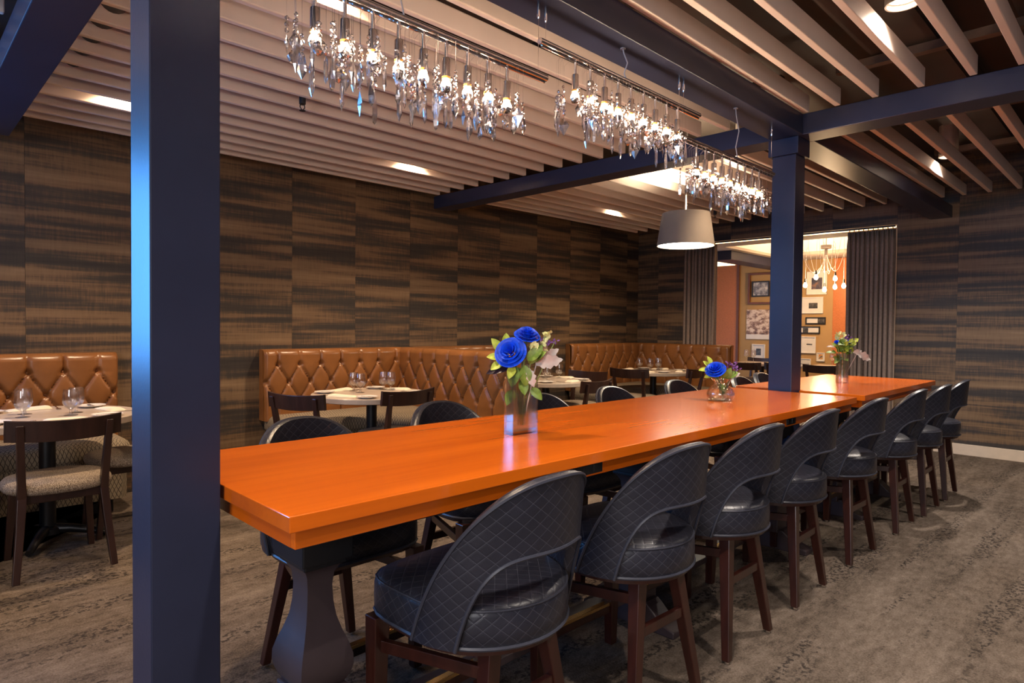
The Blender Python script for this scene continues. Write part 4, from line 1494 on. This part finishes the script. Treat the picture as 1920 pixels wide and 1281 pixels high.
# ================================================================== DRUM PENDANT
pd = thing('drum_pendant', 'grey drum pendant lamp with a glowing underside', 'pendant lamp', (-2.94, 5.025, 2.02))
sh = MB().lathe([(0.247, 0.0), (0.205, 0.285), (0.201, 0.285), (0.243, 0.0), (0.247, 0.0)], 56, caps=False).build('shade', 'shade', pd, smooth=True)
MB().lathe([(0.0, 0.012), (0.2405, 0.012)], 48, caps=False).build('diffuser', 'diffuser', pd)
MB().lathe([(0.2405, 0.002), (0.2445, 0.002), (0.2445, 0.016), (0.2405, 0.016)], 56, caps=False).build('rim', 'white', sh, smooth=True)
MB().tube([(0, 0, 0.24), (0, 0, 0.62), (0, 0, 1.15)], 0.006, 8).build('cord', 'cable', pd, smooth=True)
for k in range(3):
    a = 2 * PI * k / 3
    MB().tube([(0, 0, 0.245), (0.20 * math.cos(a), 0.20 * math.sin(a), 0.275)], 0.0025, 6).build('spider_arm', 'chrome', pd)
lb = MB().lathe([(0.0, 0.235), (0.028, 0.225), (0.032, 0.20), (0.02, 0.17), (0.0, 0.16)], 16, caps=False).build('bulb', 'bulb', pd, smooth=True)
l = lamp('pendant_down', 'AREA', (0, 0, 0.008), 16, (1, 0.86, 0.66), shape='DISK', size=0.46)
l.parent = pd
l = lamp('pendant_up', 'SPOT', (0, 0, 0.25), 120, (1, 0.84, 0.58), (PI, 0, 0), spot_size=R_(130), spot_blend=0.7, shadow_soft_size=0.05)
l.parent = pd

# sprinkler heads
for (x, y, lab) in ((-3.585, 1.78, 'dark sprinkler head hanging between slats near the first chandelier'), (-3.59, 6.77, 'dark sprinkler head hanging between slats near the drum pendant')):
    t = thing('sprinkler_head', lab, 'sprinkler', (x, y, 2.560))
    MB().lathe([(0.014, 0.036), (0.019, 0.040), (0.019, 0.64)], 12).build('pipe', 'black', t, smooth=True)
    MB().tube([(0.0, -0.012, 0.045), (0.0, -0.015, 0.02), (0.0, 0.0, 0.002), (0.0, 0.015, 0.02), (0.0, 0.012, 0.045)], 0.0035, 6).build('frame', 'black', t)
    MB().lathe([(0.018, 0.0), (0.018, 0.003)], 12).build('deflector', 'black', t)


# ================================================================== CURTAINS AND OPENING
def curtain(label, x0, x1, folds, seed):
    rr = random.Random(seed)
    t = thing('curtain', label, 'curtain', ((x0 + x1) / 2, YF - 0.06, 0), 0, 'taupe pleated curtains')
    W_ = x1 - x0
    ph = [rr.uniform(-0.5, 0.5) for _ in range(folds + 2)]
    nu = folds * 10

    def fn(u, v):
        a = u * folds
        z = 0.02 + (2.43 - 0.02) * v
        top = max(0.0, (v - 0.93) / 0.07)
        amp = 0.034 * (1 - 0.55 * top)
        i = int(a)
        sway = ph[min(i, folds)] * (1 - v) * 0.03
        y = amp * math.cos(2 * PI * a) + 0.012 * math.cos(2 * PI * a * 0.37 + seed)
        x = -W_ / 2 + W_ * u + 0.012 * math.sin(4 * PI * a) * (1 - top) + sway * math.sin(PI * (a % 1))
        return (x, y, z)
    MB().grid(fn, nu, 14).build('cloth', 'curtain', t, smooth=True, angle=80).modifiers.new('thick', 'SOLIDIFY').thickness = 0.004
    for k in range(folds):
        MB().lathe([(0.006, 2.43), (0.006, 2.452)], 8, (-W_ / 2 + W_ * (k + 0.5) / folds, 0, 0)).build('glider', 'brass', t)
    return t


curtain('taupe pleated curtain left of the opening above the far booth', -4.70, -4.22, 9, 1)
curtain('taupe pleated curtain right of the opening', -2.587, -2.09, 10, 2)
tr = tag(MB().box(OX0 + 0.01, YF - 0.075, 2.452, OX1 - 0.005, YF - 0.045, 2.468).build('curtain_track', 'black'), 'black curtain track along the top of the opening', 'curtain track')
struct(MB().box(OX0, YF, 2.44, OX0 + 0.012, YF + 0.2, 2.485).box(OX1 - 0.012, YF, 0, OX1, YF + 0.2, 2.485).build('trim_1', 'baseboard'))

# ================================================================== THE NEXT ROOM
YB = 11.2
wb = struct(MB().box(-7.4, YB, 0, -1.0, YB + 0.15, 3.1).build('wall_background', 'ochre'), 'ochre wall of the next room hung with framed pictures')
MB().box(-6.3, YB - 0.03, 0, -5.46, YB - 0.002, 2.475).build('orange_panel', 'copper', wb, bevel=0.004)
MB().box(-5.46, YB - 0.045, 0, -5.42, YB - 0.002, 2.475).build('panel_edge', 'framewood', wb)
MB().box(-3.80, YB - 0.03, 0, -2.5, YB - 0.002, 2.475).build('orange_panel', 'copper', wb, bevel=0.004)
struct(MB().box(-7.4, YF + 0.2, 0, -7.2, YB, 3.1).build('wall_background_side', 'ochre'))
struct(MB().box(-1.2, YF + 0.2, 0, -1.0, YB, 3.1).build('wall_background_end', 'ochre'))
fc = MB()
TX0, TX1, TY0, TY1 = -4.45, -2.7, 8.7, 10.35
fc.box(-7.2, YF + 0.2, 2.48, TX0, YB, 2.52).box(TX1, YF + 0.2, 2.48, -1.2, YB, 2.52).box(TX0, YF + 0.2, 2.48, TX1, TY0, 2.52).box(TX0, TY1, 2.48, TX1, YB, 2.52)
cfar = struct(fc.build('ceiling_background', 'plaster'), 'ceiling of the next room with a lit tray')
MB().box(TX0, TY0, 2.88, TX1, TY1, 2.92).build('tray_top', 'white', cfar)
for a in ((TX0 - 0.02, TY0, TX0, TY1), (TX1, TY0, TX1 + 0.02, TY1), (TX0, TY0 - 0.02, TX1, TY0), (TX0, TY1, TX1, TY1 + 0.02)):
    MB().box(a[0], a[1], 2.52, a[2], a[3], 2.89).build('tray_side', 'white', cfar)
MB().box(-4.85, 9.1, 2.34, -4.55, YB - 0.05, 2.479).build('soffit_beam', 'navy', cfar, bevel=0.004)
MB().box(-5.45, 9.5, 2.36, -4.95, 10.1, 2.479).build('light_box', 'white', cfar, bevel=0.004)
MB().box(-5.43, 9.52, 2.352, -4.97, 10.08, 2.3595).build('light_box_lens', 'cove', cfar)
MB().box(OX0 + 0.02, YF + 0.10, 2.474, OX1 - 0.02, YF + 0.17, 2.482).build('header_light_strip', 'cove', cfar)
lamp('tray_light', 'AREA', (-3.57, 9.5, 2.57), 12, (1.0, 0.80, 0.56), (PI, 0, 0), shape='RECTANGLE', size=1.4, size_y=1.3)

P1 = photo_mat('sepia_landscape_print', [(0.36, (0.10, 0.05, 0.03)), (0.46, (0.35, 0.2, 0.12)), (0.54, (0.72, 0.56, 0.42)), (0.7, (0.85, 0.72, 0.58))], 9.0, (1, 1, 1.6))
P2 = photo_mat('grey_street_print', [(0.35, (0.05, 0.045, 0.05)), (0.5, (0.30, 0.28, 0.28)), (0.65, (0.65, 0.6, 0.55))], 14.0)
P3 = photo_mat('dark_dusk_print', [(0.40, (0.03, 0.035, 0.06)), (0.55, (0.12, 0.10, 0.12)), (0.68, (0.5, 0.22, 0.08))], 7.0)
P4 = photo_mat('black_sketch_print', [(0.30, (0.02, 0.02, 0.02)), (0.6, (0.10, 0.09, 0.08)), (0.75, (0.4, 0.36, 0.3))], 24.0)
P5 = photo_mat('pale_mat_print', [(0.3, (0.72, 0.66, 0.58)), (0.7, (0.82, 0.76, 0.68))], 4.0)
P6 = photo_mat('bright_colour_print', [(0.40, (0.6, 0.08, 0.03)), (0.5, (0.7, 0.45, 0.1)), (0.6, (0.08, 0.06, 0.15))], 20.0)


def frame(label, x0, z0, x1, z1, fm, fw, depth, mats, inner=None, pm=None, y=YB):
    """picture frame on the back wall; mats = backing material; inner = (l, b, r, t) fractions of the print within the mat"""
    t = thing('picture_frame', label, 'picture', ((x0 + x1) / 2, y - 0.001, (z0 + z1) / 2), 0, 'framed pictures on the ochre wall')
    hw, hh = (x1 - x0) / 2, (z1 - z0) / 2
    if fw > 0:
        for (a, b_, c, d) in ((-hw, -hh, hw, -hh + fw), (-hw, hh - fw, hw, hh), (-hw, -hh + fw, -hw + fw, hh - fw), (hw - fw, -hh + fw, hw, hh - fw)):
            MB().box(a, -depth, b_, c, 0, d).build('frame_rail', fm, t, bevel=0.002)
    if mats is not None:
        MB().box(-hw + fw, -depth * 0.5, -hh + fw, hw - fw, 0, hh - fw).build('mat_board', mats, t)
    if inner:
        l_, b_, r_, tt = inner
        w_, h_ = 2 * (hw - fw), 2 * (hh - fw)
        MB().box(-hw + fw + w_ * l_, -depth * 0.5 - 0.003, -hh + fw + h_ * b_, -hw + fw + w_ * r_, -depth * 0.5 + 0.001, -hh + fw + h_ * tt).build('print', pm, t)
    return t


frame('large brown empty frame around a small black picture', -5.249, 1.743, -4.72, 2.302, 'framewood', 0.035, 0.05, None)
frame('small black framed street photograph inside the large brown frame', -5.186, 1.878, -4.865, 2.155, 'black', 0.022, 0.03, P2, (0.12, 0.12, 0.88, 0.88), P2)
frame('wide sepia landscape canvas without frame', -5.276, 1.116, -4.66, 1.646, 'white', 0.0, 0.04, P1, (0.0, 0.0, 1.0, 0.16), P5)
frame('white frame with a small dark print low beside the wine glasses', -5.164, 0.75, -4.924, 1.029, 'white', 0.02, 0.03, P5, (0.28, 0.25, 0.72, 0.75), P4)
frame('tall white frame with a dusk photograph behind the hanging bulbs', -4.227, 1.887, -3.901, 2.277, 'white', 0.02, 0.03, P5, (0.2, 0.2, 0.8, 0.75), P3)
frame('white frame with a small building sketch right of the far column', -4.396, 1.569, -3.954, 1.847, 'white', 0.018, 0.03, P5, (0.47, 0.28, 0.82, 0.66), P4)
frame('upper narrow black frame with a palm picture', -4.234, 1.391, -3.912, 1.507, 'black', 0.018, 0.03, P5, (0.62, 0.0, 0.98, 1.0), P4)
frame('lower narrow black frame with a palm picture', -4.332, 1.23, -3.998, 1.352, 'black', 0.018, 0.03, P5, (0.12, 0.0, 0.42, 0.9), P4)
frame('white frame with a tiny line drawing below the narrow black frames', -4.329, 0.896, -4.06, 1.179, 'white', 0.016, 0.03, P5, (0.42, 0.50, 0.82, 0.58), P4)
frame('small frame with a colourful print above the far chair', -4.043, 0.768, -3.912, 0.915, 'white', 0.012, 0.025, P5, (0.2, 0.2, 0.8, 0.85), P6)
frame('low white frame beside the colourful print', -4.339, 0.66, -4.135, 0.804, 'white', 0.014, 0.025, P5, (0.1, 0.3, 0.9, 0.4), P2)

# square tables with wine glasses in the next room
for i, (x, lab) in enumerate(((-4.45, 'beside the left curtain'), (-3.3, 'beside the right curtain'))):
    t = thing('square_table', 'square wooden table in the next room %s' % lab, 'table', (x, 10.0, 0), 0, 'tables in the next room')
    MB().box(-0.40, -0.36, 0.725, 0.40, 0.36, 0.76).build('tabletop', 'laminate', t, bevel=0.004)
    MB().lathe([(0.035, 0.03), (0.035, 0.725)], 16).build('pole', 'blackmetal', t, smooth=True)
    MB().box(-0.26, -0.03, 0, 0.26, 0.03, 0.03).box(-0.03, -0.26, 0, 0.03, 0.26, 0.03).build('foot', 'blackmetal', t)
lay(wine, -4.64, 9.85, 0.76, 0, 'wine glass in the next room, leftmost of the pair beside the curtain')
lay(wine, -4.50, 9.80, 0.76, 0, 'wine glass in the next room, right one of the pair left of the far column')
lay(wine, -3.35, 9.88, 0.76, 0, 'wine glass in the next room behind the cylinder vase')

# hanging bulb cluster
sc_ = thing('bulb_cluster_lamp', 'cluster of bare bulbs on looping cords in the next room', 'chandelier', (-3.53, 10.05, 2.46))
MB().lathe([(0.07, 0.05), (0.075, 0.055), (0.075, 0.10), (0.0, 0.10)], 24, caps=False).build('canopy', 'canbody', sc_, smooth=True)
MB().lathe([(0.022, -0.05), (0.022, 0.052)], 14).build('neck', 'canbody', sc_, smooth=True)
MB().lathe([(0.008, 0.10), (0.008, 0.46)], 8).build('down_rod', 'canbody', sc_, smooth=True)
fb_me = MB().lathe([(0.012, 0.0), (0.018, -0.012), (0.029, -0.04), (0.030, -0.052), (0.021, -0.074), (0.0, -0.083)], 16, caps=False).mesh('bulb', 'farbulb', True)
fs_me = MB().lathe([(0.0, 0.06), (0.012, 0.055), (0.016, 0.0), (0.012, -0.002)], 12, caps=False).mesh('socket', 'black', True)
for k, (r, f_, z, hz_) in enumerate(((-0.40, 0.05, -0.30, 0.05), (-0.40, -0.10, -0.50, -0.02), (-0.22, 0.1, -0.45, 0.0), (-0.13, -0.05, -0.34, 0.12), (0.06, -0.1, -0.36, 0.0), (0.17, 0.12, -0.47, 0.10), (0.24, 0.0, -0.46, 0.20), (0.38, 0.1, -0.40, 0.12), (0.10, 0.3, -0.5, 0.1))):
    top = V(r, f_, hz_ + 0.06)
    p0 = V(0.015 * math.cos(k), 0.015 * math.sin(k), -0.04)
    pts = [p0]
    for q in range(1, 9):
        u = q / 9
        pts.append(p0.lerp(top, u) + Vector((0, 0, -0.34 * math.sin(PI * min(1, u * 1.05)))))
    pts += [top + Vector((0, 0, 0.0)), top + Vector((0, 0, 0.02)), top + V(0.03 if r > 0 else -0.03, 0, -0.02), V(r + (0.035 if r > 0 else -0.035), f_, z + 0.06)]
    MB().tube(pts, 0.0032, 6).build('cord', 'cable', sc_, smooth=True)
    so = place(fs_me, 'socket', sc_, V(r + (0.035 if r > 0 else -0.035), f_, z))
    place(fb_me, 'bulb', so)
    MB().tube([top, top + Vector((0, 0, 0.5))], 0.0015, 4).build('ceiling_wire', 'black', sc_)
l = lamp('cluster_glow', 'POINT', (0, 0, -0.42), 40, (1.0, 0.68, 0.38), shadow_soft_size=0.12)
l.parent = sc_
